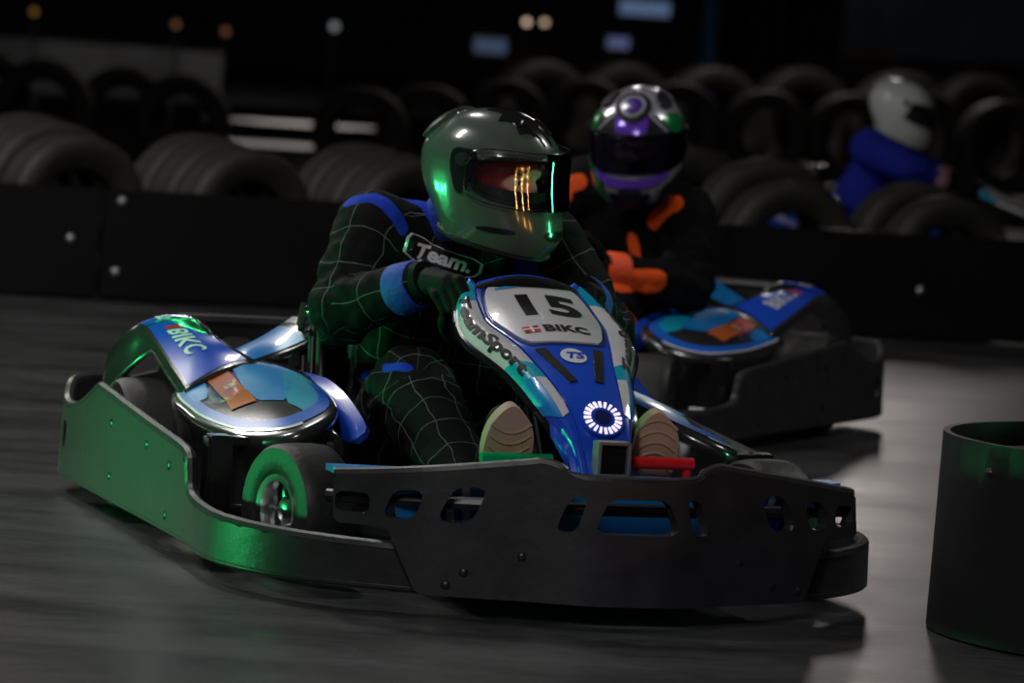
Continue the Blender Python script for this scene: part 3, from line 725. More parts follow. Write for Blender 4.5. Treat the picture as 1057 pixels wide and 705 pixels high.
        def fen_full(c, k):
            if c <= 1: return S(c, k)[0]
            p = S(1, k)[0]; j = c - 1; low = .30 if k > .55 else .30
            prof = [(.01, -.012), (.016, -.05), (.02, -.10), (.035, -.13), (.062, -.142)]
            q = prof[int(round(j * 5)) - 1]; fl2 = min(1, max(0, (k - .42) / .3))
            return p + np.array([0, sg * q[0] * (.15 + .85 * fl2), q[1] * (.16 + .84 * fl2)])
        mb.grid(fen_full, list(cs) + [1.2, 1.4, 1.6, 1.8, 2.0], list(np.linspace(0, 1, 36)))
        fe = mb.build('rear_fender', m_silver, K, angle=60); sm = fe.modifiers.new('thickness', 'SOLIDIFY'); sm.thickness = .006; sm.offset = 0
        def fdec(pts, m, nm, off=.004):
            b = MB(); patch(b, poly2d([pts]), S, (.15, .04), off); return b.build(nm, m, fe)
        fdec([(.08, .06), (.96, .02), (.96, .60), (.08, .56)], m_blue, 'blue_band'); fdec([(.08, .585), (.96, .625), (.96, .77), (.08, .74)], m_blue, 'top_blue_band')
        for s_, size, kc, nm in (('BIKC', .54, .345, 'sponsor_lettering'), ('TS', .36, .68, 'small_lettering')):
            V, F = text2d(s_, size, 0, .012); V = [(.60 - y * sg * -1 * -.9 * 1.0, kc + x * .22 * sg * -1 * -1) if 0 else (.55 + y * .85 * (-1 if sg > 0 else 1) * -1 * -1, kc - x * .21 * (1 if sg > 0 else -1) * -1) for x, y in V]
            b = MB(); patch(b, (V, F), S, (.1, .03), .0055); b.build(nm, m_wink, fe, smooth=False)
        fdec([(.40, .475), (.72, .475), (.72, .515), (.40, .515)], m_red, 'flag_emblem', .0055)
        # inner winglet
        S = iw_S(sg); mb = MB(); patch(mb, poly2d([rect(0, 0, 1, 1)]), S, (.12, .06), 0, .012); iw = mb.build('inner_winglet', m_silver, K, angle=50)
        b = MB(); patch(b, poly2d([[(.07, .05), (.93, .02), (.93, .80), (.07, .76)]]), S, (.15, .06), .002); b.build('blue_band', m_sky, iw)
        b = MB(); patch(b, poly2d([[(.07, .84), (.93, .88), (.93, .97), (.07, .97)]]), S, (.15, .06), .002); b.build('pale_tip', m_white, iw)
        S = blade_S(sg); mb = MB(); tip = [(0, 0), (1, 0), (1, .88), (.88, .97), (.6, 1.0), (.35, .99), (.08, .93), (0, .85)]
        patch(mb, poly2d([tip]), S, (.2, .05), .0, .014); bl = mb.build('pod_blade', m_blue, K, angle=50)
    # --- seat with its stays
    st = cr([(-1.36, .60, .17), (-1.37, .50, .19), (-1.37, .36, .21), (-1.35, .22, .21), (-1.28, .13, .20), (-1.12, .10, .19), (-.95, .12, .17), (-.86, .15, .15)], 4)
    def seat_pt(k, a):
        u, z, w = st[k]; x = math.sin(a); lift = (1 - math.cos(a)) * .10
        d = st[min(k + 1, len(st) - 1)] - st[max(k - 1, 0)]; n = unit((-d[1], 0, d[0])); n = np.array([abs(n[0]) if z > .2 else n[0], 0, abs(n[2])])
        return np.array([u, w * 1.05 * x, z]) + n * lift * 1.3
    mb = MB(); mb.grid(seat_pt, list(range(len(st))), list(np.linspace(-1.35, 1.35, 17))); se = mb.build('seat', m_gloss, K); sm = se.modifiers.new('thickness', 'SOLIDIFY'); sm.thickness = .008
    for sg in (-1, 1):
        mb = MB()
        for a, b, r in [((-1.24, .262, .45), (-1.17, .275, .10), .010), ((-1.19, .258, .46), (-1.10, .275, .10), .009), ((-1.14, .252, .465), (-1.02, .275, .10), .012)]:
            mb.tube([np.array(a) * [1, sg, 1], np.array(b) * [1, sg, 1]], r, 10)
        ss = mb.build('seat_stay', m_steel, K)
        mb = MB(); mb.ball((-1.16, sg * .255, .472), (.032, .02, .02)); mb.ball((-1.20, sg * .258, .462), (.022, .016, .018)); mb.tube([(-1.15, sg * .25, .475), (-1.19, sg * .27, .44), (-1.185, sg * .275, .415), (-1.165, sg * .268, .42)], .007, 8, smooth=4)
        mb.build('clamp', m_chrome, ss)
        mb = MB(); mb.tube([(-1.23, sg * .265, .475), (-1.21, sg * .275, .42)], .011); mb.tube([(-1.25, sg * .262, .47), (-1.235, sg * .272, .43)], .009); mb.build('strap', m_ink, ss)
    # --- steering
    c = Vector((-.64, 0, .505)); ax = Vector((-.62, 0, .78)).normalized(); t1 = Vector((0, 1, 0)); t2 = ax.cross(t1)
    sw = MB(); sw.tube([c + t1 * .14 * math.cos(a) + t2 * .12 * math.sin(a) for a in np.linspace(0, 2 * math.pi, 40, endpoint=False)], .0145, 10, closed=True)
    wh = sw.build('steering_wheel', m_glove, K)
    mb = MB()
    for a in (0, math.pi, -math.pi / 2): mb.tube([c - ax * .02, c + (t1 * .15 * math.cos(a) + t2 * .125 * math.sin(a))], [.014, .008])
    mb.lathe([(1e-6, .01), (.035, .005), (.035, -.025), (1e-6, -.03)], 20, Matrix.Translation(c) @ ax.to_track_quat('X', 'Z').to_matrix().to_4x4()); mb.build('spoke', m_steel, wh)
    mb = MB(); mb.tube([c - ax * .02, (-.40, 0, .20), (-.36, 0, .10)], .012); mb.build('steering_column', m_steel, K)
    # --- pedals
    for sg, m, nm, uu in ((-1, m_greenp, 'throttle_pedal', -.135), (1, m_redp, 'brake_pedal', -.150)):
        mb = MB(); mb.tube([(uu, sg * .075, .274), (uu, sg * .215, .274)], .012, 12); mb.tube([(uu, sg * .205, .274), (uu - .03, sg * .205, .085)], .008); mb.tube([(uu - .03, sg * .205, .085), (uu - .03, sg * .12, .08)], .008); mb.build(nm, m, K)
    return K

# ------------------------------------------------------------------ people
def suit_material(name, base, paint, line=None, pitch=.075):
    m = bpy.data.materials.new(name); t = nt(m); b = t.nodes['Principled BSDF']; N = t.nodes.new; Lk = t.links.new
    b.inputs['Roughness'].default_value = .72; b.inputs['Specular IOR Level'].default_value = .06
    a1 = N('ShaderNodeAttribute'); a1.attribute_name = 'paint'
    mr = N('ShaderNodeMapRange'); mr.inputs['From Min'].default_value = .0015; mr.inputs['From Max'].default_value = -.0015
    Lk(a1.outputs['Fac'], mr.inputs[0])
    prev = None
    if line:
        uv = N('ShaderNodeUVMap'); uv.uv_map = 'grid'; sp = N('ShaderNodeSeparateXYZ'); nz = N('ShaderNodeTexNoise'); nz.inputs['Scale'].default_value = 9
        tz = N('ShaderNodeTexCoord'); Lk(tz.outputs['Object'], nz.inputs['Vector']); sc = N('ShaderNodeVectorMath'); sc.operation = 'SCALE'; sc.inputs['Scale'].default_value = .045; Lk(nz.outputs['Color'], sc.inputs[0])
        ad = N('ShaderNodeVectorMath'); ad.operation = 'ADD'; Lk(uv.outputs[0], ad.inputs[0]); Lk(sc.outputs[0], ad.inputs[1]); Lk(ad.outputs[0], sp.inputs[0])
        outs = []
        for ax in 'XY':
            d = N('ShaderNodeMath'); d.operation = 'DIVIDE'; d.inputs[1].default_value = pitch; Lk(sp.outputs[ax], d.inputs[0])
            f = N('ShaderNodeMath'); f.operation = 'FRACT'; Lk(d.outputs[0], f.inputs[0])
            c = N('ShaderNodeMath'); c.operation = 'LESS_THAN'; c.inputs[1].default_value = .027; Lk(f.outputs[0], c.inputs[0]); outs.append(c)
        mxx = N('ShaderNodeMath'); mxx.operation = 'MAXIMUM'; Lk(outs[0].outputs[0], mxx.inputs[0]); Lk(outs[1].outputs[0], mxx.inputs[1])
        m1 = N('ShaderNodeMix'); m1.data_type = 'RGBA'; m1.inputs[6].default_value = (*base, 1); m1.inputs[7].default_value = (*line, 1); Lk(mxx.outputs[0], m1.inputs[0]); prev = m1.outputs[2]
    m2 = N('ShaderNodeMix'); m2.data_type = 'RGBA'; m2.inputs[6].default_value = (*base, 1); m2.inputs[7].default_value = (*paint, 1)
    if prev: Lk(prev, m2.inputs[6])
    Lk(mr.outputs[0], m2.inputs[0])
    a2 = N('ShaderNodeAttribute'); a2.attribute_name = 'hood'; r2_ = N('ShaderNodeMapRange'); r2_.inputs['From Min'].default_value = .002; r2_.inputs['From Max'].default_value = -.002; Lk(a2.outputs['Fac'], r2_.inputs[0])
    m3 = N('ShaderNodeMix'); m3.data_type = 'RGBA'; m3.inputs[7].default_value = (.22, .012, .02, 1); Lk(m2.outputs[2], m3.inputs[6]); Lk(r2_.outputs[0], m3.inputs[0])
    a3 = N('ShaderNodeAttribute'); a3.attribute_name = 'face'; r3 = N('ShaderNodeMapRange'); r3.inputs['From Min'].default_value = .002; r3.inputs['From Max'].default_value = -.002; Lk(a3.outputs['Fac'], r3.inputs[0])
    m4 = N('ShaderNodeMix'); m4.data_type = 'RGBA'; m4.inputs[7].default_value = (.85, .46, .36, 1); Lk(m3.outputs[2], m4.inputs[6]); Lk(r3.outputs[0], m4.inputs[0])
    Lk(m4.outputs[2], b.inputs['Base Color'])
    n = N('ShaderNodeTexNoise'); n.inputs['Scale'].default_value = 14; n.inputs['Detail'].default_value = 5; tc = N('ShaderNodeTexCoord'); Lk(tc.outputs['Object'], n.inputs['Vector'])
    bp = N('ShaderNodeBump'); bp.inputs['Strength'].default_value = .35; bp.inputs['Distance'].default_value = .012; Lk(n.outputs[0], bp.inputs['Height']); Lk(bp.outputs[0], b.inputs['Normal'])
    return m

def remeshed(mb, voxel, smooth=4):
    me = mb.mesh('blob', recalc=False); o = bpy.data.objects.new('blob', me); COL.objects.link(o)
    r = o.modifiers.new('r', 'REMESH'); r.mode = 'VOXEL'; r.voxel_size = voxel
    s = o.modifiers.new('s', 'SMOOTH'); s.factor = .5; s.iterations = smooth
    dg = bpy.context.evaluated_depsgraph_get(); e = o.evaluated_get(dg); m2 = bpy.data.meshes.new_from_object(e)
    bpy.data.objects.remove(o); bpy.data.meshes.remove(me)
    m2.materials.clear(); m2.polygons.foreach_set('use_smooth', [True] * len(m2.polygons)); return m2
def seg_dist(P, a, b):
    a, b = np.array(a, float), np.array(b, float); d = b - a; t = np.clip(((P - a) @ d) / (d @ d + 1e-12), 0, 1)
    return np.linalg.norm(P - (a + t[:, None] * d), axis=1), t
def attr(me, name, val):
    a = me.attributes.new(name, 'FLOAT', 'POINT'); a.data.foreach_set('value', np.asarray(val, np.float32))

def make_hand(name, root, C, T, R, N, wrist, sg, m):
    """glove closed round a wheel rim: C rim point, T along rim, R outward, N towards the driver"""
    C, T, R, N, wrist = (np.array(a, float) for a in (C, T, R, N, wrist)); T, R, N = unit(T), unit(R), unit(N)
    mb = MB()
    for k in range(4):
        o = C + T * (k - 1.5) * .0205; r = [.0098, .0105, .0102, .0088][k]; s = [.95, 1.06, 1.0, .85][k]
        Kn = o + R * .036 + N * .014; J1 = o + R * .022 - N * .026 * s; J2 = o - R * .012 - N * .029 * s; tp = o - R * .029 - N * .004
        mb.capsule(wrist * .75 + (o + R * .03 + N * .03) * .25, .017, Kn, .0135, 10)
        mb.capsule(Kn, .0125, J1, r + .001, 10); mb.capsule(J1, r + .0008, J2, r, 10); mb.capsule(J2, r, tp, r * .92, 10)
    b = wrist * .55 + (C + R * .03 + N * .03) * .45; q1 = C + R * .026 + N * .033 + T * .030 * sg; q2 = C + R * .002 + N * .031 + T * .046 * sg; q3 = C - R * .018 + N * .022 + T * .054 * sg
    mb.capsule(b, .019, q1, .0145, 10); mb.capsule(q1, .0135, q2, .0118, 10); mb.capsule(q2, .0118, q3, .0105, 10)
    mb.capsule(wrist, .030, C + R * .03 + N * .026, .024, 12)
    me = remeshed(mb, .0032, 3); g = link_mesh(name, me, m, root); return g

def make_helmet(root, C, yaw, pitch, roll, scale, style):
    E = MB()
    M = Matrix.Translation(C) @ Matrix.Rotation(math.radians(yaw), 4, 'Z') @ Matrix.Rotation(math.radians(pitch), 4, 'Y') @ Matrix.Rotation(math.radians(roll), 4, 'X') @ Matrix.Scale(scale, 4)
    Z = [-.150, -.125, -.10, -.07, -.04, 0, .025]
    XF = [.150, .168, .176, .172, .163, .152, .148]; XB = [.088, .098, .112, .130, .146, .160, .163]; YW = [.102, .112, .119, .124, .127, .129, .129]
    zs = cr(np.array([Z, XF, XB, YW]).T, 6); z1, zt = .025, .142
    def sec(z):
        if z <= z1: return [float(np.interp(z, zs[:, 0], zs[:, i])) for i in (1, 2, 3)]
        s = min(1, (z - z1) / (zt - z1)); f = max(0, 1 - s * s) ** .5; return [a * f for a in (.148, .163, .129)]
    def loc(ph, z, off=0):
        def raw(ph, z):
            xf, xb, yw = sec(z); c, s = math.cos(ph), math.sin(ph); n = 2 / 2.15
            x = (xf if c > 0 else xb) * math.copysign(abs(c) ** n, c); y = yw * math.copysign(abs(s) ** n, s)
            return np.array([x, y, z + (0 if z > -.02 else (.03 * (1 - c) / 2) * min(1, (-.02 - z) / .1))])
        p = raw(ph, z)
        e = .01; du = raw(ph + e, z) - raw(ph - e, z); dz = raw(ph, min(zt - 1e-4, z + .003)) - raw(ph, max(-.15, z - .003)); n = unit(np.cross(du, dz))
        if n @ np.array([p[0], p[1], p[2] * .6]) < 0: n = -n
        return p + n * off, n
    def S(x, y):   # x = azimuth in metres of a .14 m circle (positive = wearer's left), y = height
        p, n = loc(x / .14, y); q = M @ Vector(p); return np.array(q), np.array((M.to_3x3() @ Vector(n)).normalized())
    lev = list(np.linspace(-.15, .025, 46)) + [z1 + (zt - z1) * math.sin(a) for a in np.linspace(0, math.pi / 2, 26)[1:-1]] + [zt - 1e-4]
    NP = 144; phs = [2 * math.pi * k / NP - math.pi for k in range(NP)]
    P0, ZC, ZH = math.radians(80), .012, .047
    inport = lambda ph, z: (abs(ph) / P0) ** 4 + (abs(z - ZC) / ZH) ** 4 < 1
    mb = MB(); mb.grid(lambda z, ph: M @ Vector(loc(ph, z)[0]), lev, phs, cv=True, keep=lambda i, j: not inport(phs[j] + math.pi / NP, (lev[i] + lev[i + 1]) / 2))
    sh = mb.build('helmet', style['shell'], root, angle=60); sm = sh.modifiers.new('thickness', 'SOLIDIFY'); sm.thickness = .012; sm.offset = -1; sm.material_offset = 0
    bv = bvh_of(sh)
    def port(a, k=1.0, off=.0):
        c, s = math.cos(a), math.sin(a); ph = P0 * k * math.copysign(abs(c) ** .5, c); z = ZC + ZH * k * math.copysign(abs(s) ** .5, s); return M @ Vector(loc(ph, z, off)[0])
    angs = np.linspace(0, 2 * math.pi, 120, endpoint=False)
    mb = MB(); mb.tube([port(a) for a in angs], .0055 * scale, 8, closed=True); mb.build('port_seal', m_ink, sh)
    mb = MB(); mb.tube([M @ Vector(loc(ph, -.149)[0]) for ph in phs], .0065 * scale, 8, closed=True); mb.build('neck_trim', m_ink, sh)
    # padding inside: liner
    mb = MB(); mb.grid(lambda z, ph: M @ Vector(loc(ph, z)[0] * .86), [z for z in lev if z > -.12 and z < .12], phs, cv=True, keep=lambda i, j: not inport(phs[j] * .96, lev[i] + .01))
    mb.build('liner', mat('helmet_liner', (.012, .012, .013), .9), sh)
    # visor
    vt, vb = style.get('visor_top', .078), style.get('visor_bottom', -.042)
    vp = [(math.radians(86) * .14 * math.copysign(abs(math.cos(a)) ** .36, math.cos(a)), (vt + vb) / 2 + (vt - vb) / 2 * math.copysign(abs(math.sin(a)) ** .36, math.sin(a))) for a in np.linspace(0, 2 * math.pi, 96, endpoint=False)]
    def SV(x, y):
        p, n = loc(x / .14, y * .8 - .004, .009 + style.get('visor_gap', 0)); p[2] = y; p[0] += .004
        return np.array(M @ Vector(p)), np.array((M.to_3x3() @ Vector(n)).normalized())
    mb = MB(); patch(mb, poly2d([vp]), SV, .012, 0, .0025); vi = mb.build('visor', style['visor'], sh, angle=70)
    mb = MB(); mb.tube([SV(*p)[0] for p in vp], (.0013 * scale), 6, closed=True); mb.build('visor_rim', style.get('rim', m_gloss), vi)
    # pivots, vents, spoiler
    for sg in (-1, 1):
        x0 = sg * math.radians(88) * .14
        tri = chaikin([(x0 - .026, .060), (x0 + .024, .062), (x0 + .022, .030), (x0 + sg * -.002 + .006, -.030), (x0 - .006, -.032), (x0 - .024, .022)], 2, .2)
        mb = MB(); patch(mb, poly2d([tri]), S, .012, .010, .010); pv_ = mb.build('pivot_plate', style.get('pivot', m_gloss), sh, angle=40)
        mb = MB(); patch(mb, poly2d([ellipse(x0, .040, .013, .012, 20)]), S, .01, .015, .006); patch(mb, poly2d([ellipse(x0, .040, .006, .006, 14)]), S, .01, .0175, .004); mb.build('pivot_knob', m_steel, pv_)
    T = ray_S(bv, M @ Vector((0, 0, .05)), (M.to_3x3() @ Vector((1, 0, 0))) / 1.0, M.to_3x3() @ Vector((0, 1, 0)), M.to_3x3() @ Vector((0, 0, -1)))
    star = [(.125, .012), (.10, .022), (.085, .060), (.055, .045), (.030, .062), (.020, .030), (-.02, .030), (.0, .008), (.0, -.008), (-.02, -.030), (.020, -.030), (.030, -.062), (.055, -.045), (.085, -.060), (.10, -.022), (.125, -.012), (.085, 0)]
    if style.get('star'):
        mb = MB(); patch(mb, poly2d([star]), T, .012, .003, .005); mb.build('crown_vent', m_gloss, sh)
        for sg in (-1, 1):
            mb = MB(); patch(mb, poly2d([chaikin([(.070, sg * .016), (.105, sg * .026), (.100, sg * .036), (.060, sg * .030)][::sg], 1)]), T, .012, .0085, .008); mb.build('vent_scoop', m_gloss, sh)
    mb = MB(); sp = chaikin([(-.150, -.06), (-.150, .06), (-.110, .085), (-.085, .055), (-.095, 0), (-.085, -.055), (-.110, -.085)], 2)
    patch(mb, poly2d([sp]), T, .015, .009, .012); mb.build('spoiler', style['shell'], sh)
    mb = MB(); patch(mb, poly2d([chaikin(rect(-.035, -.105, .035, -.085), 2)]), S, .01, .004, .008); mb.build('chin_vent', m_gloss, sh)
    for sg in (-1, 1):
        mb = MB(); x0 = sg * math.radians(62) * .14
        patch(mb, poly2d([chaikin([(x0 - .035, -.112), (x0 + .045, -.10), (x0 + .04, -.09), (x0 - .03, -.098)], 2)]), S, .01, .003, .006); mb.build('side_vent', style.get('pivot', m_gloss), sh)
    for di, (nm, f, m, pts) in enumerate(style.get('decals', [])):
        b = MB(); patch(b, poly2d([pts]), {'S': S, 'T': T}[f], .012, .0030 + .0008 * di, .004); b.build(nm, m, sh)
    return sh, M

def make_person(J, suit, helm, label, group, strokes=(), cuff_m=None, grid=True, extra=None, pose3=(0, 0, 0), gloves=True, voxel=.0075):
    """J: joints in kart coordinates"""
    root = empty('person'); tag(root, label, 'person', group)
    A = {k: np.array(v, float) for k, v in J.items()}
    mb = MB(); bones = []
    def cap(a, ra, b, rb, bone=True):
        mb.capsule(a, ra, b, rb, 18)
        if bone: bones.append((np.array(a), np.array(b), (ra + rb) / 2))
    hip, chest, nk, hd = A['hip'], A['chest'], A['neck'], A['head']
    sl = unit(A['shoL'] - A['shoR']); hl = np.array([0, 1., 0])
    bones.append((hip, chest, .17)); bones.append((chest, nk, .16))
    for s in (-1, 1):
        mb.capsule(hip + hl * s * .075, .120, (hip + chest) / 2 + s * .07 * sl, .112); mb.capsule((hip + chest) / 2 + s * .07 * sl, .112, chest + sl * s * .085, .118)
        mb.capsule(chest + sl * s * .085, .118, nk - np.array([0, 0, .03]), .07)
    mb.capsule(A['shoR'], .072, A['shoL'], .072); mb.capsule(nk - [0, 0, .02], .075, hd - (hd - nk) * .3, .062)
    # head with a face, turned like the helmet
    yaw, pit, rol = helm[1:4]; H = Matrix.Translation(hd) @ Matrix.Rotation(math.radians(yaw), 4, 'Z') @ Matrix.Rotation(math.radians(pit), 4, 'Y') @ Matrix.Rotation(math.radians(rol), 4, 'X')
    h = lambda x, y, z: np.array(H @ Vector((x, y, z)))
    mb.ball(h(-.01, 0, .03), (.098, .078, .098), H); mb.ball(h(.022, 0, -.03), (.068, .060, .085), H); mb.capsule(h(.085, -.028, .022), .014, h(.085, .028, .022), .014)
    mb.capsule(h(.090, 0, .012), .009, h(.107, 0, -.028), .013); mb.ball(h(.098, .012, -.033), .010); mb.ball(h(.098, -.012, -.033), .010)
    for s in (-1, 1): mb.ball(h(.066, s * .036, -.022), (.020, .022, .02), H); mb.ball(h(-.005, s * .078, -.005), (.02, .008, .03), H)
    mb.capsule(h(.084, -.018, -.062), .009, h(.084, .018, -.062), .009); mb.ball(h(.076, 0, -.095), (.02, .022, .018), H)
    for s, t in (('R', -1), ('L', 1)):
        cap(A['sho' + s], .088, A['elb' + s], .070); cap(A['elb' + s], .070, A['wri' + s], .045)
        cap(hip + hl * t * .085 + [.02, 0, -.03], .112, A['kne' + s], .090); cap(A['kne' + s], .090, A['ank' + s], .056)
        bones[-4] = (*bones[-4][:2], .07)
    me = remeshed(mb, voxel, 5)
    n = len(me.vertices); P = np.empty(n * 3, np.float32); me.vertices.foreach_get('co', P); P = P.reshape(-1, 3).astype(float)
    Nn = np.empty(n * 3, np.float32); me.vertices.foreach_get('normal', Nn); Nn = Nn.reshape(-1, 3)
    hdv = np.array(H @ Vector((0, 0, 0))); dh = np.linalg.norm(P - hdv, axis=1) - .14
    # folds: stronger near the joints
    jd = np.min([np.linalg.norm(P - A[k], axis=1) for k in ('elbR', 'elbL', 'kneR', 'kneL', 'hip')], axis=0); w = np.exp(-(jd / .14) ** 2) * .009 + .0035
    w = np.where(dh < .02, 0, w)
    fold = np.array([noise.noise(Vector((p[0] * 16, p[1] * 16, p[2] * 30))) + .5 * noise.noise(Vector((p[0] * 38, p[1] * 38, p[2] * 60))) for p in P])
    P2 = P + Nn * (w * fold)[:, None]; me.vertices.foreach_set('co', P2.astype(np.float32).ravel())
    pd = np.full(n, 1.0)
    for pts, r in strokes:
        for a, b in zip(pts[:-1], pts[1:]): pd = np.minimum(pd, seg_dist(P, a, b)[0] - r)
    attr(me, 'paint', pd); attr(me, 'hood', dh + .012)
    loc = np.array([H.inverted() @ Vector(p) for p in P]); fc = np.sqrt((loc[:, 1] / .052) ** 2 + ((loc[:, 2] + .005) / .036) ** 2) - 1; fc = np.where(loc[:, 0] > .03, fc * .04, .05); attr(me, 'face', fc)
    # quilt grid coordinates, per face from the nearest limb
    ul = me.uv_layers.new(name='grid'); nf = len(me.polygons); cen = np.empty(nf * 3, np.float32); me.polygons.foreach_get('center', cen); cen = cen.reshape(-1, 3).astype(float)
    D = np.array([seg_dist(cen, a, b)[0] - r for a, b, r in bones]); near = D.argmin(0)
    lt = np.empty(nf, np.int32); me.polygons.foreach_get('loop_total', lt); lv = np.empty(len(me.loops), np.int32); me.loops.foreach_get('vertex_index', lv)
    fl = np.repeat(np.arange(nf), lt); nb = near[fl]; UV = np.zeros((len(lv), 2))
    for bi, (a, b, r) in enumerate(bones):
        d = unit(b - a); e1 = unit(np.cross(d, [.3, .2, 1.])); e2 = np.cross(d, e1); mk = nb == bi
        if not mk.any(): continue
        q = P[lv[mk]] - a; ang = np.arctan2(q @ e2, q @ e1); qc = cen[fl[mk]] - a; ac = np.arctan2(qc @ e2, qc @ e1)
        ang = ac + (ang - ac + math.pi) % (2 * math.pi) - math.pi
        k = max(1, round(2 * math.pi * r * 1.1 / .075)) * .075 / (2 * math.pi)
        UV[mk, 0] = q @ d + .5 + bi * .013; UV[mk, 1] = ang * k + 5
    ul.data.foreach_set('uv', UV.astype(np.float32).ravel())
    body = link_mesh('body', me, suit, root)
    for s in (-1, 1):
        b = MB(); b.ball(h(.071, s * .031, .003), .0125, n=16); e = b.build('eye', m_eye, body)
        b = MB(); b.ball(h(.0818, s * .031 + .001, .003), (.003, .0055, .0055), H, n=12); b.build('iris', m_iris, e)
        b = MB(); b.tube([h(.090, s * .014, .020), h(.093, s * .030, .026), h(.084, s * .046, .021)], .0032, 6, smooth=3); b.build('eyebrow', m_hair, body)
    # collar
    cp = nk + (hd - nk) * .12; ax = unit(hd - nk); M = Vector(ax).to_track_quat('X', 'Z').to_matrix().to_4x4(); M.translation = Vector(cp)
    b = MB(); b.lathe([(.078, -.03), (.083, -.02), (.080, .022), (.074, .026), (.070, .02), (.070, -.03)], 28, M, closed=True); b.build('collar', helm[5].get('collar', m_glove), body)
    # hands on the wheel rim, cuffs, shoes
    c = np.array(A['wheel']); axn = unit((-.62, 0, .78)); t1 = np.array([0, 1., 0]); t2 = np.cross(axn, t1)
    for s, t in (('R', -1), ('L', 1)):
        if gloves:
            a = J.get('grip' + s, math.pi if t < 0 else 0); Rr = t1 * math.cos(a) * .14 + t2 * math.sin(a) * .12; Tt = -t1 * math.sin(a) * .14 + t2 * math.cos(a) * .12
            up = Tt if (Tt @ t2) > 0 else -Tt
            make_hand('glove', root, c + Rr, up, Rr, axn, A['wri' + s] * .55 + (c + Rr * 1.2 + axn * .04) * .45, 1, m_glove)
        d = unit(A['wri' + s] - A['elb' + s]); M = Vector(d).to_track_quat('X', 'Z').to_matrix().to_4x4(); M.translation = Vector(A['wri' + s])
        b = MB(); b.lathe([(.052, -.055), (.054, -.05), (.050, -.004), (.047, .004), (.040, .006), (.040, -.055)], 28, M, closed=True); b.build('cuff', cuff_m or suit, body, angle=50)
        b = MB(); b.lathe([(.030, -.012), (.044, -.004), (.041, .03), (.033, .034)], 24, M); b.build('glove_cuff', m_glove, root)
        # shoe: sole faces forward, heel low on the tray
        he, to = A['heel' + s], A['toe' + s]; X = unit(to - he); Y = unit(np.cross(X, np.cross([0, 1., 0], X))); Zs = unit(np.cross(X, Y)); Zs = Zs if Zs[0] > 0 else -Zs
        Ls = np.linalg.norm(to - he)
        ol = cr([(0, 0), (.05 * Ls, .026), (.2 * Ls, .034), (.45 * Ls, .036), (.70 * Ls, .049), (.88 * Ls, .042), (Ls, .012), (Ls, -.012), (.88 * Ls, -.040), (.70 * Ls, -.048), (.45 * Ls, -.034), (.2 * Ls, -.033), (.05 * Ls, -.025)], 4, closed=True)
        SS = lambda x, y: (he + X * x + Y * y - Zs * (.05 * max(0, x / Ls - .75) ** 1.5), Zs)
        b = MB(); patch(b, poly2d([ol]), SS, .02, 0, .026)
        for q in range(9):
            xr = Ls * (.30 + .075 * q); wv = .040 if xr > .55 * Ls else .030
            if xr < Ls * .95: b.tube([SS(xr - .018 * (1 - (y / wv) ** 2) * -1 * t, y)[0] + Zs * .0 for y in np.linspace(-wv, wv, 9)], .0035, 6)
        so = b.build('shoe', m_sole, root, angle=40)
        b = MB(); bk = he - Zs * .066
        b.capsule(bk + X * .03 - Zs * .0, .034, bk + X * Ls * .55 - Zs * .006, .036); b.capsule(bk + X * Ls * .55, .036, bk + X * (Ls - .045) + Zs * .012, .032); b.capsule(bk + X * .04 - Zs * .01, .040, A['ank' + s], .046)
        mu = remeshed(b, .006, 4); link_mesh('shoe_upper', mu, J.get('shoe_mat', m_glove), so)
    make_helmet(root, *helm)
    if extra: extra(body)
    return root

# ------------------------------------------------------------------ karts and drivers in place
KART_POSE = [(.203, 7.878, 18.5), (-.24, 11.0, -24), (2.535, 18.35, 80)]
def pose(o, ox, oy, th): o.location = (ox, oy, 0); o.rotation_euler = (0, 0, math.radians(th - 90))
kart = make_kart(); pose(kart, *KART_POSE[0])
tag(kart, 'leading blue racing kart with a white number 15 plate and a lit lamp ring', 'kart', 'blue racing karts')
kart2 = copy_tree(kart); pose(kart2, *KART_POSE[1])
kart2['label'] = 'second blue racing kart, driven by the orange-and-black-suited driver'
kart3 = copy_tree(kart); pose(kart3, *KART_POSE[2])
kart3['label'] = 'far kart mostly hidden by tyres, driven by the white-helmeted driver'

def visor_material(name, tint, refl, a):
    m = bpy.data.materials.new(name); t = nt(m); N = t.nodes.new; Lk = t.links.new
    for n in list(t.nodes): t.nodes.remove(n)
    o = N('ShaderNodeOutputMaterial'); tr = N('ShaderNodeBsdfTransparent'); tr.inputs[0].default_value = (*tint, 1)
    gl = N('ShaderNodeBsdfGlossy'); gl.inputs['Roughness'].default_value = .015; gl.inputs[0].default_value = (*refl, 1)
    lw = N('ShaderNodeFresnel'); lw.inputs['IOR'].default_value = 1.5; ad = N('ShaderNodeMath'); ad.operation = 'ADD'; ad.inputs[1].default_value = a; Lk(lw.outputs[0], ad.inputs[0]); ad.use_clamp = True
    mx = N('ShaderNodeMixShader'); Lk(ad.outputs[0], mx.inputs[0]); Lk(tr.outputs[0], mx.inputs[1]); Lk(gl.outputs[0], mx.inputs[2]); Lk(mx.outputs[0], o.inputs[0])
    return m
m_helm1 = mat('helmet_grey_green_tint', (.075, .098, .088), .22, coat=1)  # grey shell; the green light on it is tinted into the base colour
m_helm3 = mat('helmet_white', (.62, .66, .62), .3, coat=.6)
m_purple = mat('purple_lacquer', (.16, .05, .60), .22, metal=.2, coat=1)
m_chr2 = mat('helmet_chrome', (.40, .40, .45), .25, metal=.45, coat=1)
m_hgreen = mat('green_lacquer', (.01, .20, .06), .2, metal=.3, coat=1)
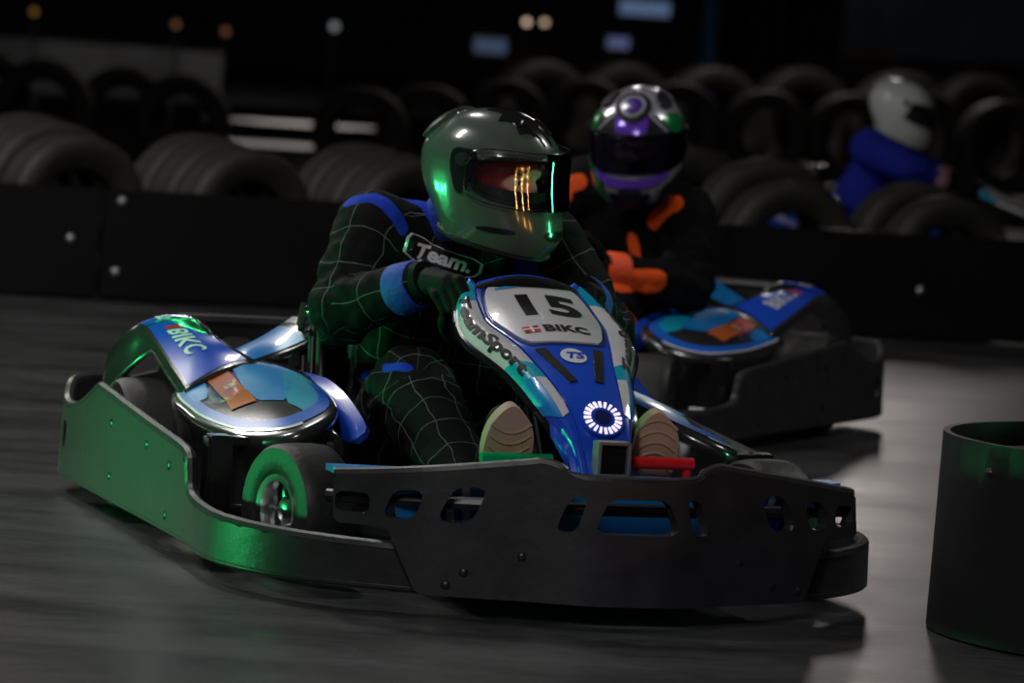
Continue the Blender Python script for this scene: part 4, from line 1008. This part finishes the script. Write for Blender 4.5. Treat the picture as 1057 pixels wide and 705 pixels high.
m_bluecloth = mat('blue_fabric', (.012, .05, .42), .7, bump=.3, bscale=80)
m_orangecloth = mat('orange_fabric', (.95, .10, .02), .65, bump=.3, bscale=80)
v_clear = visor_material('visor_clear', (.95, .96, .97), (.9, .95, 1), .04)
v_dark = visor_material('visor_smoke', (.34, .30, .42), (.6, .55, 1), .08)
m_vrim = mat('visor_edge_green', (.05, .5, .25), .1, coat=1)
suit1 = suit_material('suit_black_quilted', (.006, .007, .007), (.014, .05, .50), (.10, .12, .11))
suit2 = suit_material('suit_black_orange', (.006, .006, .007), (1.0, .12, .02))
suit3 = suit_material('suit_blue', (.020, .03, .34), (.02, .03, .3))

J1 = dict(hip=(-1.19, 0, .20), chest=(-1.07, -.0, .50), neck=(-.99, -.01, .675), head=(-.85, .005, .780), shoR=(-1.02, -.185, .645), shoL=(-1.03, .185, .635), elbR=(-.925, -.275, .485), elbL=(-.92, .29, .46),
          wriR=(-.735, -.175, .558), wriL=(-.73, .175, .545), kneR=(-.735, -.175, .345), kneL=(-.755, .20, .345), ankR=(-.335, -.150, .165), ankL=(-.355, .150, .165),
          heelR=(-.235, -.150, .085), toeR=(-.150, -.150, .365), heelL=(-.25, .150, .085), toeL=(-.170, .150, .362), wheel=(-.64, 0, .505), gripR=math.pi + .5, gripL=-.3)
st1 = [([(-1.01, -.246, .704), (-.983, -.208, .718), (-.96, -.185, .706), (-.946, -.169, .688), (-.94, -.15, .66)], .017), ([(-1.02, -.12, .715), (-.989, -.089, .706), (-.947, -.075, .683), (-.931, -.063, .654)], .016),
       ([(-1.10, -.16, .335), (-.95, -.20, .362), (-.70, -.237, .389), (-.655, -.21, .398)], .012), ([(-.958, .131, .63), (-.968, .129, .575)], .024)]
st2 = [([(-.93, -.03, .66), (-.936, .016, .68)], .024), ([(-.93, -.02, .67), (-.925, -.012, .635)], .016), ([(-.923, .262, .590), (-.915, .32, .636)], .028), ([(-.70, .217, .441), (-.723, .247, .429), (-.80, .32, .431)], .032),
       ([(-.925, .19, .53), (-.92, .20, .49)], .022), ([(-.644, .215, .375), (-.625, .248, .33)], .018), ([(-.66, .225, .385), (-.70, .276, .339), (-.75, .29, .31)], .017)]
def chest_patch(body):
    b = bvh_of(body); X = Vector((.29, .93, -.22)).normalized(); D = Vector((-.95, .30, -.05)).normalized(); Y = D.cross(X).normalized(); Y = Y if Y.z > 0 else -Y
    S = ray_S(b, Vector((-.94, -.062, .603)), X, Y, D)
    q = lambda k: chaikin([(-.078 * k, -.020 * k), (.050, -.027 * k), (.078 * k, -.014 * k), (.078 * k, .014 * k), (-.02, .016 * k), (-.05, .026 * k), (-.078 * k, .028 * k)], 1, .2)
    mb = MB(); patch(mb, poly2d([q(1.08)]), S, .012, .003); o = mb.build('chest_badge_border', m_wink, body)
    mb = MB(); patch(mb, poly2d([q(1.0)]), S, .012, .004); mb.build('chest_badge', m_ink, o)
    V, F = text2d('Team.', .042, .1, .0015); V = [(x * 1.15, y - .002) for x, y in V]
    mb = MB(); patch(mb, (V, F), S, .012, .005); mb.build('badge_lettering', m_wink, o, smooth=False)
helm1 = (Vector((-.85, .005, .780)), 41, 8, 3, .96, dict(shell=m_helm1, visor=v_clear, star=True, visor_gap=.004, collar=m_bluecloth))
d1 = make_person(J1, suit1, helm1, 'person in black quilted suit and grey helmet, steering the leading kart', 'kart drivers', st1, m_bluecloth, extra=chest_patch)
pose(d1, *KART_POSE[0])
lean = np.array([.03, .20, 0])
J2 = dict(hip=(-1.19, .04, .20), chest=(-1.05, .16, .49), neck=(-.98, .20, .67), head=(-.87, .215, .81), shoR=(-1.02, .00, .665), shoL=(-.98, .325, .605), elbR=(-.92, -.20, .48), elbL=(-.93, .37, .415),
          wriR=(-.745, -.18, .545), wriL=(-.735, .20, .455), kneR=(-.735, -.19, .345), kneL=(-.755, .20, .345), ankR=(-.335, -.150, .165), ankL=(-.355, .150, .165),
          heelR=(-.235, -.150, .085), toeR=(-.150, -.150, .365), heelL=(-.25, .150, .085), toeL=(-.170, .150, .362), wheel=(-.64, 0, .505), gripR=math.pi + .3, gripL=-.1)
arc = lambda x0, y0, a, b, t0, t1, w: [(x0 + a * math.cos(t), y0 + b * math.sin(t)) for t in np.linspace(t0, t1, 14)] + [(x0 + (a - w) * math.cos(t), y0 + (b - w) * math.sin(t)) for t in np.linspace(t1, t0, 14)]
dec2 = [('brow_backing', 'S', m_ink, chaikin([(-.125, .056), (.125, .056), (.105, .112), (-.105, .112)], 1)), ('brow_panel', 'S', m_purple, [(-.045, .060), (.045, .060), (.062, .100), (-.062, .100)]),
        ('silver_bar', 'S', m_chr2, [(-.125, .058), (-.115, .058), (-.06, .108), (-.075, .108)]), ('silver_bar', 'S', m_chr2, [(.125, .058), (.115, .058), (.06, .108), (.075, .108)][::-1]),
        ('green_panel', 'S', m_hgreen, chaikin([(-.115, .062), (-.205, .030), (-.225, .080), (-.13, .104)], 1)), ('green_panel', 'S', m_hgreen, chaikin([(.115, .062), (.205, .030), (.225, .080), (.13, .104)], 1)),
        ('crown_backing', 'T', m_ink, ellipse(.075, 0, .050, .048)), ('crown_ring', 'T', m_chr2, ellipse(.078, 0, .036, .034)), ('crown_disc', 'T', mat('deep_purple', (.05, .01, .2), .25, coat=.6), ellipse(.080, 0, .026, .024)),
        ('crown_flash', 'T', m_ink, chaikin([(.02, .05), (.06, .075), (.02, .10), (-.05, .06)], 1)), ('crown_flash', 'T', m_ink, chaikin([(.02, -.05), (.06, -.075), (.02, -.10), (-.05, -.06)], 1)),
        ('chin_crescent', 'S', m_purple, [(-.12, -.052), (-.06, -.060), (0, -.062), (.06, -.060), (.12, -.052), (.11, -.070), (.05, -.084), (-.05, -.084), (-.11, -.070)]),
        ('green_cheek', 'S', m_hgreen, [(-.10, -.075), (-.13, -.05), (-.21, -.04), (-.20, -.11), (-.08, -.13)]), ('black_chin', 'S', m_ink, [(-.06, -.10), (.06, -.10), (.045, -.145), (-.045, -.145)]), ('black_cheek', 'S', m_ink, [(.10, -.09), (.19, -.06), (.17, -.12), (.09, -.13)])]
helm2 = (Vector((-.87, .215, .81)), 14, 18, 2, .97, dict(shell=m_chr2, visor=v_dark, pivot=m_ink, decals=dec2, visor_top=.054, visor_bottom=-.046))
d2 = make_person(J2, suit2, helm2, 'person in black and orange suit and purple chrome helmet, steering the second kart', 'kart drivers', st2, m_orangecloth)
pose(d2, *KART_POSE[1])
J3 = dict(J1); J3.update(head=(-.93, 0, .87), neck=(-1.02, 0, .72), shoR=(-1.04, -.18, .70), shoL=(-1.04, .18, .70), elbR=(-.86, -.25, .63), wriR=(-.715, -.17, .58), elbL=(-.86, .25, .63), wriL=(-.715, .17, .58))
helm3 = (Vector((-.93, 0, .87)), 4, 16, 0, .94, dict(shell=m_helm3, visor=mat('visor_black', (.02, .02, .022), .12, coat=1), visor_top=.035, visor_bottom=-.035, pivot=m_helm3))
d3 = make_person(J3, suit3, helm3, 'person in a blue suit and plain white helmet, far behind the tyres at the right', 'kart drivers', [], suit3, voxel=.012)
pose(d3, *KART_POSE[2])
